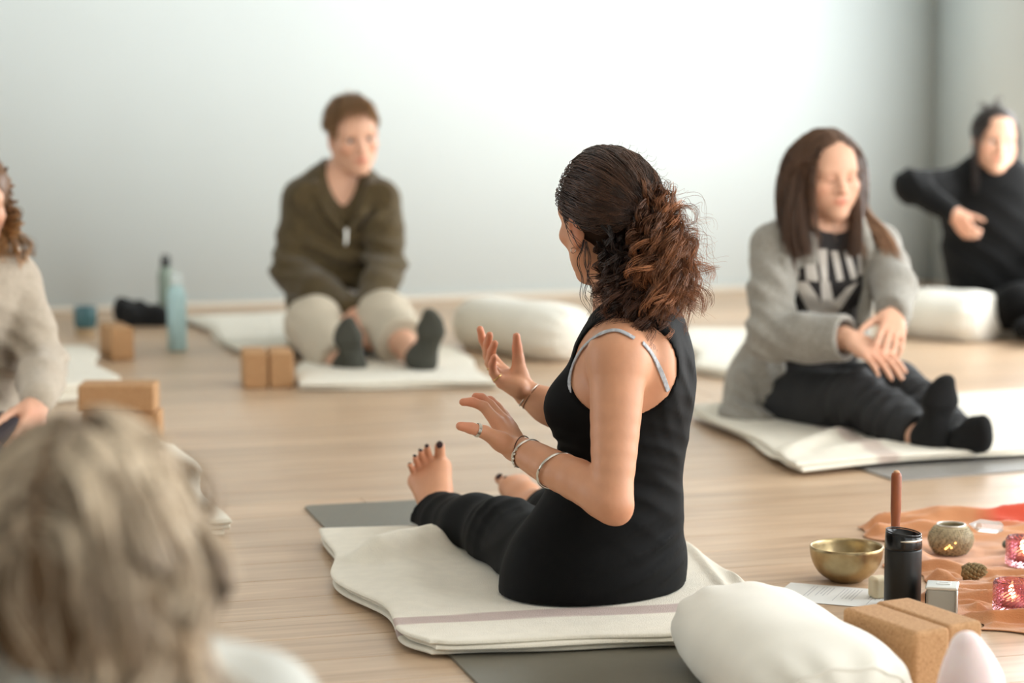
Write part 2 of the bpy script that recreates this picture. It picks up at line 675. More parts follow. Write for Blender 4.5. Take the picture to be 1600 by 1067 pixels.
# ------------------------------------------------------------------ anatomy
class Head:
    """c: middle of the head (at ear height), R: columns right, forward, up, s: size"""

    def __init__(s, c, R, size=1.0):
        s.c, s.R, s.s = np.array(tuple(c)), R, size

    def w(s, x, y, z):
        return Vector(s.c + s.R @ (np.array([x, y, z]) * s.s))

    def d(s, x, y, z):
        return Vector(s.R @ np.array([x, y, z]))

    def loc(s, p):
        return (p - s.c) @ s.R / s.s

    soft = False

    def prims(s, closed_eyes=False):
        w, S, R = s.w, s.s, s.R
        E = lambda x, y, z, a, b, c: ell(w(x, y, z), (a * S, b * S, c * S), R)
        K = lambda p, q, a, b: rcone(w(*p), w(*q), a * S, b * S)
        L = [(E(0, -0.012, 0.035, 0.074, 0.094, 0.084), 0.01),
             (E(0, 0.030, -0.020, 0.062, 0.062, 0.078), 0.03),
             (E(0, 0.052, 0.045, 0.055, 0.040, 0.050), 0.03),
             (K((-0.050, 0.012, -0.052), (-0.016, 0.066, -0.096), 0.022, 0.017), 0.03),
             (K((0.050, 0.012, -0.052), (0.016, 0.066, -0.096), 0.022, 0.017), 0.03),
             (E(0, 0.078, -0.098, 0.020, 0.016, 0.016), 0.02),
             (K((-0.040, 0.074, 0.022), (0.040, 0.074, 0.022), 0.013, 0.013), 0.02),
             (E(-0.043, 0.062, -0.022, 0.022, 0.022, 0.018), 0.02),
             (E(0.043, 0.062, -0.022, 0.022, 0.022, 0.018), 0.02),
             (E(0, 0.078, -0.064, 0.030, 0.018, 0.026), 0.02)]
        if s.soft:
            L += [(E(q * 0.036, 0.046, -0.046, 0.028, 0.030, 0.034), 0.03) for q in (-1, 1)]
        cuts = [(E(-0.031, 0.100, 0.002, 0.019, 0.018, 0.012), 0.012), (E(0.031, 0.100, 0.002, 0.019, 0.018, 0.012), 0.012)]
        L2 = [(K((0, 0.084, 0.012), (0, 0.106, -0.030), 0.0085, 0.010), 0.012),
              (E(0, 0.106, -0.034, 0.010, 0.012, 0.009), 0.008),
              (E(-0.012, 0.096, -0.036, 0.008, 0.010, 0.007), 0.007), (E(0.012, 0.096, -0.036, 0.008, 0.010, 0.007), 0.007),
              (E(0, 0.094, -0.0580, 0.021, 0.009, 0.0055), 0.005), (E(0, 0.092, -0.0690, 0.018, 0.010, 0.0065), 0.005)]
        e = 0.0145 if closed_eyes else 0.0120
        L2 += [(E(-0.031, 0.0765, 0.002, e * 1.12, e, e), 0.006), (E(0.031, 0.0765, 0.002, e * 1.12, e, e), 0.006)]
        for q in (-1, 1):
            L2 += [(ell(w(0.075 * q, -0.008, -0.008), (0.007 * S, 0.017 * S, 0.031 * S), R @ rotm('z', -0.35 * q) @ rotm('x', -0.2)), 0.006),
                   (ell(w(0.073 * q, 0.000, -0.034), (0.006 * S, 0.009 * S, 0.011 * S), R), 0.006)]
        cut2 = [(ell(w(0.083 * q, -0.004, -0.008), (0.006 * S, 0.008 * S, 0.015 * S), R), 0.005) for q in (-1, 1)]
        return L, cuts, L2, cut2

    def put(s, V, closed_eyes=False):
        L, c, L2, c2 = s.prims(closed_eyes)
        for p, k in L:
            V.op(p, k)
        for p, k in c:
            V.op(p, k, 's')
        for p, k in L2:
            V.op(p, k)
        for p, k in c2:
            V.op(p, k, 's')

    def tint(s, v, col):
        """lips, cheeks, nose and ears a little redder than the rest"""
        q = s.loc(v)
        near = (np.abs(q[:, 1]) < 0.15) & (np.abs(q[:, 2]) < 0.16) & (np.abs(q[:, 0]) < 0.11)

        def spot(c, r, rgb, a):
            g = np.exp(-(((q - np.array(c)) / np.array(r)) ** 2).sum(1)) * a * near
            col[:] = col * (1 - g[:, None]) + np.array(rgb) * g[:, None]
        for x in (-1, 1):
            spot((0.044 * x, 0.07, -0.03), (0.022, 0.03, 0.02), (1.0, 0.72, 0.66), 0.55)
            spot((0.08 * x, -0.01, -0.01), (0.012, 0.03, 0.04), (1.0, 0.66, 0.60), 0.6)
            spot((0.031 * x, 0.085, 0.002), (0.020, 0.03, 0.013), (0.66, 0.50, 0.44), 0.55)
        spot((0, 0.112, -0.033), (0.014, 0.014, 0.014), (1.0, 0.74, 0.68), 0.5)
        spot((0, 0.10, -0.0635), (0.022, 0.022, 0.0095), (0.82, 0.40, 0.37), 0.95)
        spot((0, 0.105, -0.0635), (0.020, 0.02, 0.0022), (0.45, 0.20, 0.18), 0.8)
        return col

    def features(s, parent, M, brow, closed=False):
        for x in (-1, 1):
            if closed:
                pts = [s.w((0.018 + 0.026 * t) * x, 0.0895 - 0.008 * t * t, -0.004 - 0.004 * math.sin(PI * t)) for t in (0, .25, .5, .75, 1)]
                obj('eyelashes', tube_mesh('eyelashes', pts, 0.0018 * s.s, 12, 5), M[brow], parent)
            else:
                n = 14
                prof = [(0.0122 * math.sin(PI * i / n) * s.s, -0.0122 * math.cos(PI * i / n) * s.s) for i in range(n + 1)]
                me = lathe_mesh('eye', prof, 18)
                o = obj('eye', me, M['eye'], parent)
                c = s.w(0.031 * x, 0.0785, 0.002)
                Rm = Matrix(((s.R[0, 0], -s.R[0, 2], s.R[0, 1]), (s.R[1, 0], -s.R[1, 2], s.R[1, 1]), (s.R[2, 0], -s.R[2, 2], s.R[2, 1])))
                o.matrix_parent_inverse = Matrix.Translation(-Vector(parent.location))
                o.matrix_local = Matrix.Identity(4)
                o.location = c
                o.rotation_euler = Rm.to_euler()
                pts = [s.w((0.017 + 0.028 * t) * x, 0.0915 - 0.010 * t * t, 0.0045 + 0.006 * math.sin(PI * t) - 0.003 * t) for t in (0, .25, .5, .75, 1)]
                obj('eyelashes', tube_mesh('eyelashes', pts, 0.0013 * s.s, 12, 5), M[brow], parent)
            pts = [s.w((0.013 + 0.036 * t) * x, 0.0905 - 0.014 * t * t, 0.0245 + 0.006 * math.sin(PI * t * 0.8) - 0.003 * t) for t in (0, .25, .5, .75, 1)]
            obj('eyebrow', tube_mesh('eyebrow', pts, [0.0036 * s.s, 0.0042 * s.s, 0.0034 * s.s, 0.0014 * s.s], 14, 6), M[brow], parent)


def rotm(ax, a):
    c, q = math.cos(a), math.sin(a)
    return np.array({'x': [[1, 0, 0], [0, c, -q], [0, q, c]], 'y': [[c, 0, q], [0, 1, 0], [-q, 0, c]], 'z': [[c, -q, 0], [q, c, 0], [0, 0, 1]]}[ax])


def rot_about(v, axis, a):
    return Matrix.Rotation(a, 3, Vector(axis)) @ Vector(v)


def hand(wrist, d, n, right, curl=(0.35, 0.5, 0.3), spread=0.10, s=1.0, thumb=(0.75, 0.35), curls=None):
    """d: wrist to knuckles, n: the way the palm faces; returns [(prim, k)]"""
    d = Vector(d).normalized()
    n = (Vector(n) - d * Vector(n).dot(d)).normalized()
    t = d.cross(n) if right else n.cross(d)
    w = Vector(wrist)
    out = []
    mcp = [w + d * 0.088 * s + t * 0.029 * s, w + d * 0.092 * s + t * 0.009 * s, w + d * 0.087 * s - t * 0.011 * s, w + d * 0.078 * s - t * 0.029 * s]
    for i, m in enumerate(mcp):
        b = w + d * 0.012 * s + t * (0.017 - 0.0113 * i) * s
        out.append((rcone(b, m, 0.0135 * s, 0.0105 * s), 0.014))
    out.append((rcone(w + d * 0.02 * s + t * 0.016 * s + n * 0.008 * s, w + d * 0.05 * s + t * 0.026 * s + n * 0.008 * s, 0.014 * s, 0.012 * s), 0.012))
    out.append((rcone(w + d * 0.02 * s - t * 0.016 * s + n * 0.006 * s, w + d * 0.06 * s - t * 0.024 * s + n * 0.005 * s, 0.012 * s, 0.011 * s), 0.012))
    ln = [(0.040, 0.024, 0.021), (0.044, 0.028, 0.022), (0.041, 0.026, 0.021), (0.032, 0.019, 0.019)]
    rd = [0.0092, 0.0095, 0.0090, 0.0080]
    for i, m in enumerate(mcp):
        sp = spread * (1.0 - 0.72 * i)
        dd = rot_about(d, n, sp * (-1 if right else 1))
        c3 = curls[i] if curls else curl
        p, a = m, 0.0
        ax = dd.cross(n)
        for q in range(3):
            a += c3[q]
            v = rot_about(dd, ax, a)
            e = p + v * ln[i][q] * s
            out.append((rcone(p, e, (rd[i] - 0.0006 * q) * s, (rd[i] - 0.0006 * (q + 1)) * s), 0.004))
            p = e
    b = w + d * 0.028 * s + t * 0.028 * s + n * 0.004 * s
    v = rot_about(d, n, thumb[0] * (1 if right else -1) * 1.0)
    if v.dot(t) < 0:
        v = rot_about(d, n, -thumb[0] * (1 if right else -1))
    v = (v + n * thumb[1]).normalized()
    e = b + v * 0.036 * s
    v2 = (v + d * 0.35).normalized()
    e2 = e + v2 * 0.030 * s
    e3 = e2 + (v2 + d * 0.2).normalized() * 0.024 * s
    out += [(rcone(w + d * 0.012 * s + t * 0.014 * s, b, 0.013 * s, 0.014 * s), 0.012), (rcone(b, e, 0.0135 * s, 0.0105 * s), 0.010),
            (rcone(e, e2, 0.0105 * s, 0.0098 * s), 0.004), (rcone(e2, e3, 0.0098 * s, 0.0078 * s), 0.004)]
    return out


def sock_foot(ankle, heel, toe, side, sole, s=1.0):
    """foot in a sock from heel to toe; `side` towards the little toe, `sole` the way the sole faces"""
    ankle, heel, toe = Vector(ankle), Vector(heel), Vector(toe)
    f = (toe - heel).normalized()
    sd = Vector(side)
    sd = (sd - f * sd.dot(f)).normalized()
    so = Vector(sole)
    so = (so - f * so.dot(f) - sd * so.dot(sd)).normalized()
    L = (toe - heel).length
    ball = heel + f * L * 0.66
    out = [(rcone(ankle, heel + f * 0.02 - so * 0.025, 0.036 * s, 0.036 * s), 0.02),
           (ell(heel + f * 0.022 - so * 0.012, (0.031 * s, 0.036 * s, 0.028 * s), np.array([tuple(sd), tuple(f), tuple(so)]).T), 0.02),
           (rcone(heel + f * 0.03 - so * 0.015 + sd * 0.008, ball - so * 0.012 + sd * 0.020, 0.024 * s, 0.022 * s), 0.025),
           (rcone(heel + f * 0.03 - so * 0.040, ball - so * 0.018 - sd * 0.016, 0.030 * s, 0.023 * s), 0.025),
           (rcone(ball - so * 0.012 - sd * 0.020, toe - sd * 0.018 - f * 0.014 - so * 0.010, 0.024 * s, 0.016 * s), 0.025),
           (rcone(ball - so * 0.010 + sd * 0.022, toe + sd * 0.022 - f * 0.036 - so * 0.008, 0.021 * s, 0.014 * s), 0.025),
           (rcone(ball - so * 0.012, toe - f * 0.020 - so * 0.010, 0.023 * s, 0.016 * s), 0.025),
           (rcone(ankle, heel + f * L * 0.45 - so * 0.045, 0.034 * s, 0.026 * s), 0.03)]
    return out


# ------------------------------------------------------------------ hair
def fib_dirs(n, rng):
    i = np.arange(n) + 0.5
    ph = np.arccos(1 - 2 * i / n)
    th = PI * (1 + 5 ** 0.5) * i
    d = np.stack([np.cos(th) * np.sin(ph), np.sin(th) * np.sin(ph), np.cos(ph)], 1)
    return d + rng.normal(size=d.shape) * 0.02


def skull(head, d, lift=0.004):
    """points of the scalp in the head's own coordinates for directions d"""
    r = np.array([0.074, 0.094, 0.084]) + lift
    d = d / np.linalg.norm(d, axis=1, keepdims=True)
    k = 1 / np.sqrt(((d / r) ** 2).sum(1))
    return d * k[:, None] + np.array([0, -0.012, 0.035])


def push_out(p, colliders):
    for c, r, R in colliders:
        q = (p - c) @ R / r
        k = np.linalg.norm(q, axis=1)
        m = k < 1
        if m.any():
            p[m] = c + ((q[m] / (k[m][:, None] + 1e-6)) * r) @ R.T
    return p


def grow(head, roots, dirs, steps, step, gravity, colliders, rng, wob=0.0, drift=None):
    """let strands hang down over the head and the shoulders; returns (N, M, 3) in the world"""
    p = head.c + (roots * head.s) @ head.R.T
    d = dirs @ head.R.T
    N = len(p)
    out = [p.copy()]
    step = np.broadcast_to(np.asarray(step, float), (N,))[:, None]
    for i in range(steps):
        d = d + np.array([0, 0, -1.0]) * gravity + rng.normal(size=d.shape) * wob
        if drift is not None:
            d = d + drift(p, i)
        d /= np.linalg.norm(d, axis=1, keepdims=True)
        q = push_out(p + d * step, colliders)
        d = q - p
        d /= np.linalg.norm(d, axis=1, keepdims=True) + 1e-9
        p = q
        out.append(p.copy())
    return np.stack(out, 1)


def curl(paths, amp, turns, rng, start=0.15):
    """wind each strand into a loose helix"""
    N, M, _ = paths.shape
    t = np.gradient(paths, axis=1)
    t /= np.linalg.norm(t, axis=2, keepdims=True) + 1e-9
    ref = rng.normal(size=(N, 1, 3))
    n1 = np.cross(t, ref)
    n1 /= np.linalg.norm(n1, axis=2, keepdims=True) + 1e-9
    n2 = np.cross(t, n1)
    s = np.linspace(0, 1, M)[None, :]
    turns = np.broadcast_to(turns, (N,))[:, None]
    amp = np.broadcast_to(amp, (N,))[:, None]
    ph = 2 * PI * turns * s + rng.rand(N, 1) * 6.28
    a = amp * np.clip((s - start) / 0.25, 0, 1)
    return paths + a[..., None] * (np.cos(ph)[..., None] * n1 + np.sin(ph)[..., None] * n2)


def resample(paths, M):
    N, m, _ = paths.shape
    x = np.linspace(0, m - 1, M)
    i = np.clip(x.astype(int), 0, m - 2)
    u = (x - i)[None, :, None]
    p0 = paths[:, np.clip(i - 1, 0, m - 1)]
    p1, p2 = paths[:, i], paths[:, i + 1]
    p3 = paths[:, np.clip(i + 2, 0, m - 1)]
    return 0.5 * (2 * p1 + (p2 - p0) * u + (2 * p0 - 5 * p1 + 4 * p2 - p3) * u ** 2 + (3 * p1 - p0 - 3 * p2 + p3) * u ** 3)


def clump(paths, k, pull, rng):
    """draw strands towards their nearest lock"""
    N = len(paths)
    lead = rng.choice(N, k, replace=False)
    L = paths[lead]
    r = paths[:, 0]
    g = np.array([np.argmin(((L[:, 0] - q) ** 2).sum(1)) for q in r])
    s = np.linspace(0, 1, paths.shape[1])[None, :, None] ** 0.7 * pull
    return paths * (1 - s) + L[g] * s, g


def strand_mesh(name, sets):
    """sets: list of (paths, radius, colours per strand (N,3) or (N,M,3))"""
    V, F, C, k = [], [], [], 0
    for paths, r, c in sets:
        N, M, _ = paths.shape
        s = np.linspace(0, 1, M)[None, :]
        rad = np.broadcast_to(np.asarray(r, float).reshape(-1, 1), (N, 1)) * np.clip(1.25 - s, 0.25, 1) * np.ones((N, M))
        c = np.asarray(c, float)
        if c.ndim == 2:
            c = np.repeat(c[:, None, :], M, 1)
        v, f, cc = tubes(paths, rad, 3, c)
        V.append(v)
        F.append(f + k)
        C.append(cc)
        k += len(v)
    return mesh_np(name, np.vstack(V), np.vstack(F), True, np.vstack(C))


def shade_cols(n, base, var, rng):
    b = np.array(lin(base))
    return b[None] * (1 + var * rng.normal(size=(n, 1))).clip(0.3, 2.2)


def hair_cap(name, head, material, parent, lift, face_cut, h=0.005, extra=(), col=(1, 1, 1)):
    """the solid body of hair close to the head, cut open round the face"""
    S = head.s
    L = [(ell(head.w(0, -0.014, 0.037), ((0.074 + lift) * S, (0.094 + lift) * S, (0.084 + lift) * S), head.R), 0.01)] + list(extra)
    lo, hi = bounds([p[0] for p in L])
    V = Vol(lo, hi, h)
    for p, k in L:
        V.op(p, k)
    V.cut(face_cut, 0.012)
    V.displace(lambda p: 0.0015 * noise3(p, 160, 3))
    v, f = V.mesh()
    return obj(name, mesh_np(name, v, f, True, np.ones((len(v), 3)) * np.array(col)), material, parent)

# ------------------------------------------------------------------ materials
M = {}
M['wall'] = mat('wall_paint', (217, 225, 224), 0.85, var=0.012, vscale=1.5, bump=0.05, bscale=60)
M['ceiling'] = mat('ceiling_paint', (242, 242, 238), 0.9)
M['skirting'] = mat('pale_wood_skirting', (206, 196, 180), 0.5)
M['trim'] = mat('trim_paint', (228, 229, 224), 0.5)
M['glass'] = mat('window_glass', (235, 242, 240), 0.05, trans=1.0)
M['subfloor'] = mat('subfloor', (70, 52, 36), 0.9)
M['steel'] = mat('silver', (214, 210, 200), 0.28, metal=1.0)


def plank_material(name, rgb):
    """oiled pine: grain along the board, darker late wood, a few knots"""
    m = bpy.data.materials.new(name)
    m.use_nodes = True
    nt = m.node_tree
    b = nt.nodes['Principled BSDF']
    N, Lk = nt.nodes.new, nt.links.new
    tc = N('ShaderNodeTexCoord')
    oi = N('ShaderNodeObjectInfo')
    sh = N('ShaderNodeVectorMath')
    sh.operation = 'ADD'
    ml = N('ShaderNodeMath')
    ml.operation = 'MULTIPLY'
    ml.inputs[1].default_value = 37.0
    Lk(oi.outputs['Random'], ml.inputs[0])
    Lk(tc.outputs['Object'], sh.inputs[0])
    Lk(ml.outputs[0], sh.inputs[1])
    mp = N('ShaderNodeMapping')
    mp.inputs['Scale'].default_value = (1.2, 16, 1)
    Lk(sh.outputs[0], mp.inputs[0])
    n1 = N('ShaderNodeTexNoise')
    n1.inputs['Scale'].default_value = 2.2
    n1.inputs['Detail'].default_value = 6
    n1.inputs['Distortion'].default_value = 0.7
    Lk(mp.outputs[0], n1.inputs['Vector'])
    r1 = N('ShaderNodeValToRGB')
    r1.color_ramp.elements[0].position = 0.32
    r1.color_ramp.elements[1].position = 0.68
    c = lin(rgb)
    r1.color_ramp.elements[0].color = (c[0] * 0.80, c[1] * 0.74, c[2] * 0.68, 1)
    r1.color_ramp.elements[1].color = (c[0] * 1.06, c[1] * 1.06, c[2] * 1.05, 1)
    Lk(n1.outputs[0], r1.inputs[0])
    mp2 = N('ShaderNodeMapping')
    mp2.inputs['Scale'].default_value = (1.4, 4.6, 1)
    Lk(sh.outputs[0], mp2.inputs[0])
    vo = N('ShaderNodeTexVoronoi')
    vo.inputs['Scale'].default_value = 1.0
    vo.inputs['Randomness'].default_value = 1.0
    Lk(mp2.outputs[0], vo.inputs['Vector'])
    r2 = N('ShaderNodeValToRGB')
    r2.color_ramp.elements[0].position = 0.022
    r2.color_ramp.elements[0].color = (0.42, 0.33, 0.25, 1)
    r2.color_ramp.elements[1].position = 0.075
    r2.color_ramp.elements[1].color = (1, 1, 1, 1)
    Lk(vo.outputs['Distance'], r2.inputs[0])
    mx = N('ShaderNodeMix')
    mx.data_type = 'RGBA'
    mx.blend_type = 'MULTIPLY'
    mx.inputs[0].default_value = 0.8
    Lk(r1.outputs[0], mx.inputs[6])
    Lk(r2.outputs[0], mx.inputs[7])
    hs = N('ShaderNodeHueSaturation')
    mr = N('ShaderNodeMapRange')
    mr.inputs[3].default_value = 0.88
    mr.inputs[4].default_value = 1.08
    Lk(oi.outputs['Random'], mr.inputs[0])
    Lk(mr.outputs[0], hs.inputs['Value'])
    Lk(mx.outputs[2], hs.inputs['Color'])
    Lk(hs.outputs[0], b.inputs['Base Color'])
    b.inputs['Roughness'].default_value = 0.36
    b.inputs['Specular IOR Level'].default_value = 0.6
    bp = N('ShaderNodeBump')
    bp.inputs['Strength'].default_value = 0.12
    bp.inputs['Distance'].default_value = 0.002
    Lk(n1.outputs[0], bp.inputs['Height'])
    Lk(bp.outputs[0], b.inputs['Normal'])
    return m


M['plank'] = plank_material('pine_plank', (201, 173, 144))


# ------------------------------------------------------------------ the room
def struct(name, me, m, label):
    o = obj(name, me, m)
    tag(o, label, None, None, 'structure')
    return o


floor = struct('floor', boxes_mesh('floor', [((U0, V0, -0.06), (U1, V1, -0.02))]), M['subfloor'], 'pale pine plank floor of the studio')
PW, PL = 0.16, 2.9
plank_me = {}
rng = random.Random(4)


def plank(u0, u1, v0, v1):
    L, W = round(u1 - u0, 3), round(v1 - v0, 3)
    if (L, W) not in plank_me:
        plank_me[(L, W)] = box_mesh('plank', L - 0.0015, W - 0.0018, 0.02, 0.0012, 1)
    o = part('plank', plank_me[(L, W)], M['plank'], floor)
    o.location = R3((u0 + u1) / 2, (v0 + v1) / 2, -0.02 + rng.uniform(-0.0003, 0.0))
    o.rotation_euler = (0, 0, ROOM)


v = V1
far = []
while v > V0 + 0.01:
    va = max(V0, v - PW)
    off = rng.uniform(0, PL)
    cuts_ = [U0] + [x for x in (U0 + off + PL * k for k in range(-1, 5)) if U0 + 0.15 < x < U1 - 0.15] + [U1]
    for a, b in zip(cuts_[:-1], cuts_[1:]):
        plank(a, b, va, v)
    v = va

struct('wall_back', boxes_mesh('wall_back', [((U0 - 0.2, V1, -0.06), (U1 + 0.2, V1 + 0.2, ZC))]), M['wall'], 'smooth off-white back wall')
segs, last = [], V0 - 0.2
for a, b in LFILL_WINS:
    segs += [((U0 - 0.2, last, -0.06), (U0, a, ZC)), ((U0 - 0.2, a, -0.06), (U0, b, WZ0)), ((U0 - 0.2, a, WZ1), (U0, b, ZC))]
    last = b
segs.append(((U0 - 0.2, last, -0.06), (U0, V1, ZC)))
struct('wall_left', boxes_mesh('wall_left', segs), M['wall'], 'off-white side wall')
segs, last = [], V0
for a, b in WINS:
    segs += [((U1, last, -0.06), (U1 + 0.2, a, ZC)), ((U1, a, -0.06), (U1 + 0.2, b, WZ0)), ((U1, a, WZ1), (U1 + 0.2, b, ZC))]
    last = b
segs.append(((U1, last, -0.06), (U1 + 0.2, V1, ZC)))
struct('wall_right', boxes_mesh('wall_right', segs), M['wall'], 'off-white window wall meeting the back wall in a corner')
segs, last = [], U0 - 0.2
for a, b in FWINS:
    segs += [((last, V0 - 0.2, -0.06), (a, V0, ZC)), ((a, V0 - 0.2, -0.06), (b, V0, WZ0)), ((a, V0 - 0.2, WZ1), (b, V0, ZC))]
    last = b
segs.append(((last, V0 - 0.2, -0.06), (U1 + 0.2, V0, ZC)))
struct('wall_front', boxes_mesh('wall_front', segs), M['wall'], 'off-white wall behind the camera')
struct('ceiling', boxes_mesh('ceiling', [((U0 - 0.2, V0 - 0.2, ZC), (U1 + 0.2, V1 + 0.2, ZC + 0.1))]), M['ceiling'], 'white flat ceiling')
struct('baseboard_back', boxes_mesh('baseboard_back', [((U0, V1 - 0.014, 0), (U1 - 0.014, V1, 0.03))]), M['skirting'], 'low pale skirting board along the back wall')
struct('baseboard_right', boxes_mesh('baseboard_right', [((U1 - 0.014, V0, 0), (U1, V1 - 0.014, 0.03))]), M['skirting'], 'low pale skirting board along the window wall')
for i, (a, b) in enumerate(WINS):
    w_ = struct('window_%d' % (i + 1), boxes_mesh('window', [((U1 + 0.04, a, WZ0), (U1 + 0.10, a + 0.06, WZ1)), ((U1 + 0.04, b - 0.06, WZ0), (U1 + 0.10, b, WZ1)),
                ((U1 + 0.04, a, WZ0), (U1 + 0.10, b, WZ0 + 0.06)), ((U1 + 0.04, a, WZ1 - 0.06), (U1 + 0.10, b, WZ1)),
                ((U1 + 0.05, (a + b) / 2 - 0.025, WZ0), (U1 + 0.09, (a + b) / 2 + 0.025, WZ1))]), M['trim'], 'added unseen fill window with a tall white frame')
    part('pane', boxes_mesh('pane', [((U1 + 0.066, a + 0.05, WZ0 + 0.05), (U1 + 0.072, b - 0.05, WZ1 - 0.05))]), M['glass'], w_)
for i, (a, b) in enumerate(FWINS):
    w_ = struct('window_%d' % (i + 4), boxes_mesh('window', [((a, V0 - 0.1, WZ0), (a + 0.06, V0 - 0.04, WZ1)), ((b - 0.06, V0 - 0.1, WZ0), (b, V0 - 0.04, WZ1)),
                ((a, V0 - 0.1, WZ0), (b, V0 - 0.04, WZ0 + 0.06)), ((a, V0 - 0.1, WZ1 - 0.06), (b, V0 - 0.04, WZ1))]), M['trim'], 'added unseen fill window with a tall white frame')
    part('pane', boxes_mesh('pane', [((a + 0.05, V0 - 0.072, WZ0 + 0.05), (b - 0.05, V0 - 0.066, WZ1 - 0.05))]), M['glass'], w_)
for i, (a, b) in enumerate(LFILL_WINS):  # frame and pane round the added fill lamp
    w_ = struct('window_%d' % (i + 6), boxes_mesh('window', [((U0 - 0.1, a, WZ0), (U0 - 0.04, a + 0.06, WZ1)), ((U0 - 0.1, b - 0.06, WZ0), (U0 - 0.04, b, WZ1)),
                ((U0 - 0.1, a, WZ0), (U0 - 0.04, b, WZ0 + 0.06)), ((U0 - 0.1, a, WZ1 - 0.06), (U0 - 0.04, b, WZ1))]), M['trim'], 'added unseen fill window with a tall white frame')
    part('pane', boxes_mesh('pane', [((U0 - 0.072, a + 0.05, WZ0 + 0.05), (U0 - 0.066, b - 0.05, WZ1 - 0.05))]), M['glass'], w_)

# ------------------------------------------------------------------ mats, blankets, bolsters
M['mat'] = mat('mat_rubber', (106, 101, 88), 0.36, var=0.05, vscale=40, bump=0.25, bscale=900, spec=0.55)
M['mat_light'] = mat('mat_rubber_pale', (138, 134, 128), 0.5, bump=0.25, bscale=900)
M['blanket'] = mat('cotton_blanket', (232, 224, 206), 0.9, var=0.04, vscale=30, bump=0.9, bscale=420, sheen=0.25, vcol=True)
M['bolster'] = mat('bolster_cotton', (230, 225, 212), 0.85, var=0.03, vscale=12, bump=0.35, bscale=700, sheen=0.2)


def yoga_mat(name, label, corner, d, W, L, material, group=None):
    """corner: one end corner; d: unit direction of the length; the width runs to its left"""
    bm = bmesh.new()
    d = Vector((d[0], d[1], 0)).normalized()
    w = Vector((-d.y, d.x, 0))
    r, n = 0.02, 5
    ring = []
    for cx, cy, a0 in ((r, r, PI), (L - r, r, 1.5 * PI), (L - r, W - r, 0), (r, W - r, 0.5 * PI)):
        for i in range(n + 1):
            a = a0 + i / n * PI / 2
            ring.append((cx + r * math.cos(a), cy + r * math.sin(a)))
    c = Vector((corner[0], corner[1], 0))
    lo = [bm.verts.new(Vector((0, 0, 0.0)) + d * x + w * y) for x, y in ring]
    hi = [bm.verts.new(Vector((0, 0, 0.005)) + d * x + w * y) for x, y in ring]
    bm.faces.new(hi)
    bm.faces.new(lo[::-1])
    for i in range(len(ring)):
        j = (i + 1) % len(ring)
        bm.faces.new((lo[i], lo[j], hi[j], hi[i]))
    o = obj(name, bm_mesh(name, bm), material, None, c)
    return tag(o, label, 'yoga mat', group)


def sheet(name, A, B, C, D, label, cat, material, z0=0.001, th=0.010, layers=1, height=None, edge=None, nu=90, nv=90, colf=None,
          shrink=None, group=None, rim=0.008):
    """cloth lying on the floor: corners A (s0 t0), B (s1 t0), C (s1 t1), D (s0 t1)"""
    A, B, C, D = [np.array([q[0], q[1]]) for q in (A, B, C, D)]
    lu = (np.linalg.norm(B - A) + np.linalg.norm(C - D)) / 2
    lv = (np.linalg.norm(D - A) + np.linalg.norm(C - B)) / 2

    def axis(n, L):
        e = np.array([0, .08, .3, .65, 1.0]) * rim / L
        return np.concatenate([e, np.linspace(e[-1], 1 - e[-1], n)[1:-1], 1 - e[::-1]])
    su, sv = axis(nu, lu), axis(nv, lv)
    S, T = np.meshgrid(su, sv, indexing='ij')
    VV, FF, CC, k = [], [], [], 0
    for la in range(layers):
        sh = (shrink[la] if shrink else (0, 0, 0, 0))
        s = sh[0] / lu + S * (1 - (sh[0] + sh[1]) / lu)
        t = sh[2] / lv + T * (1 - (sh[2] + sh[3]) / lv)
        X = ((1 - s) * (1 - t))[..., None] * A + (s * (1 - t))[..., None] * B + (s * t)[..., None] * C + ((1 - s) * t)[..., None] * D
        if edge is not None:
            X = X + edge(s, t, la)
        dist = np.minimum(np.minimum(S, 1 - S) * lu, np.minimum(T, 1 - T) * lv)
        pr = np.sqrt(np.clip(1 - (1 - np.clip(dist / rim, 0, 1)) ** 2, 0, 1))
        hz = height(X[..., 0], X[..., 1], s, t, la) if height is not None else 0 * S
        mid = z0 + th * (la + 0.5) + hz
        top = mid + th * 0.5 * pr
        bot = np.maximum(mid - th * 0.5 * pr, z0 + th * la * 0.5)
        n = S.size
        VV += [np.stack([X[..., 0].ravel(), X[..., 1].ravel(), top.ravel()], 1), np.stack([X[..., 0].ravel(), X[..., 1].ravel(), bot.ravel()], 1)]
        c = np.ones((n, 3)) if colf is None else colf(X[..., 0].ravel(), X[..., 1].ravel(), s.ravel(), t.ravel(), la)
        CC += [c, c]
        I = np.arange(n).reshape(S.shape)
        q = np.stack([I[:-1, :-1], I[1:, :-1], I[1:, 1:], I[:-1, 1:]], -1).reshape(-1, 4)
        FF += [q + k, q[:, ::-1] + k + n]
        for line in (I[0, ::-1], I[-1, :], I[:, 0], I[::-1, -1]):
            FF.append(np.stack([line[1:], line[:-1], line[:-1] + n, line[1:] + n], 1)[:, ::-1] + k)
        k += 2 * n
    V_ = np.vstack(VV)
    o = V_.mean(0)
    o[2] = 0
    me = mesh_np(name, V_ - o, np.vstack(FF), True, np.vstack(CC))
    ob = obj(name, me, material, None, Vector(o))
    return tag(ob, label, cat, group)


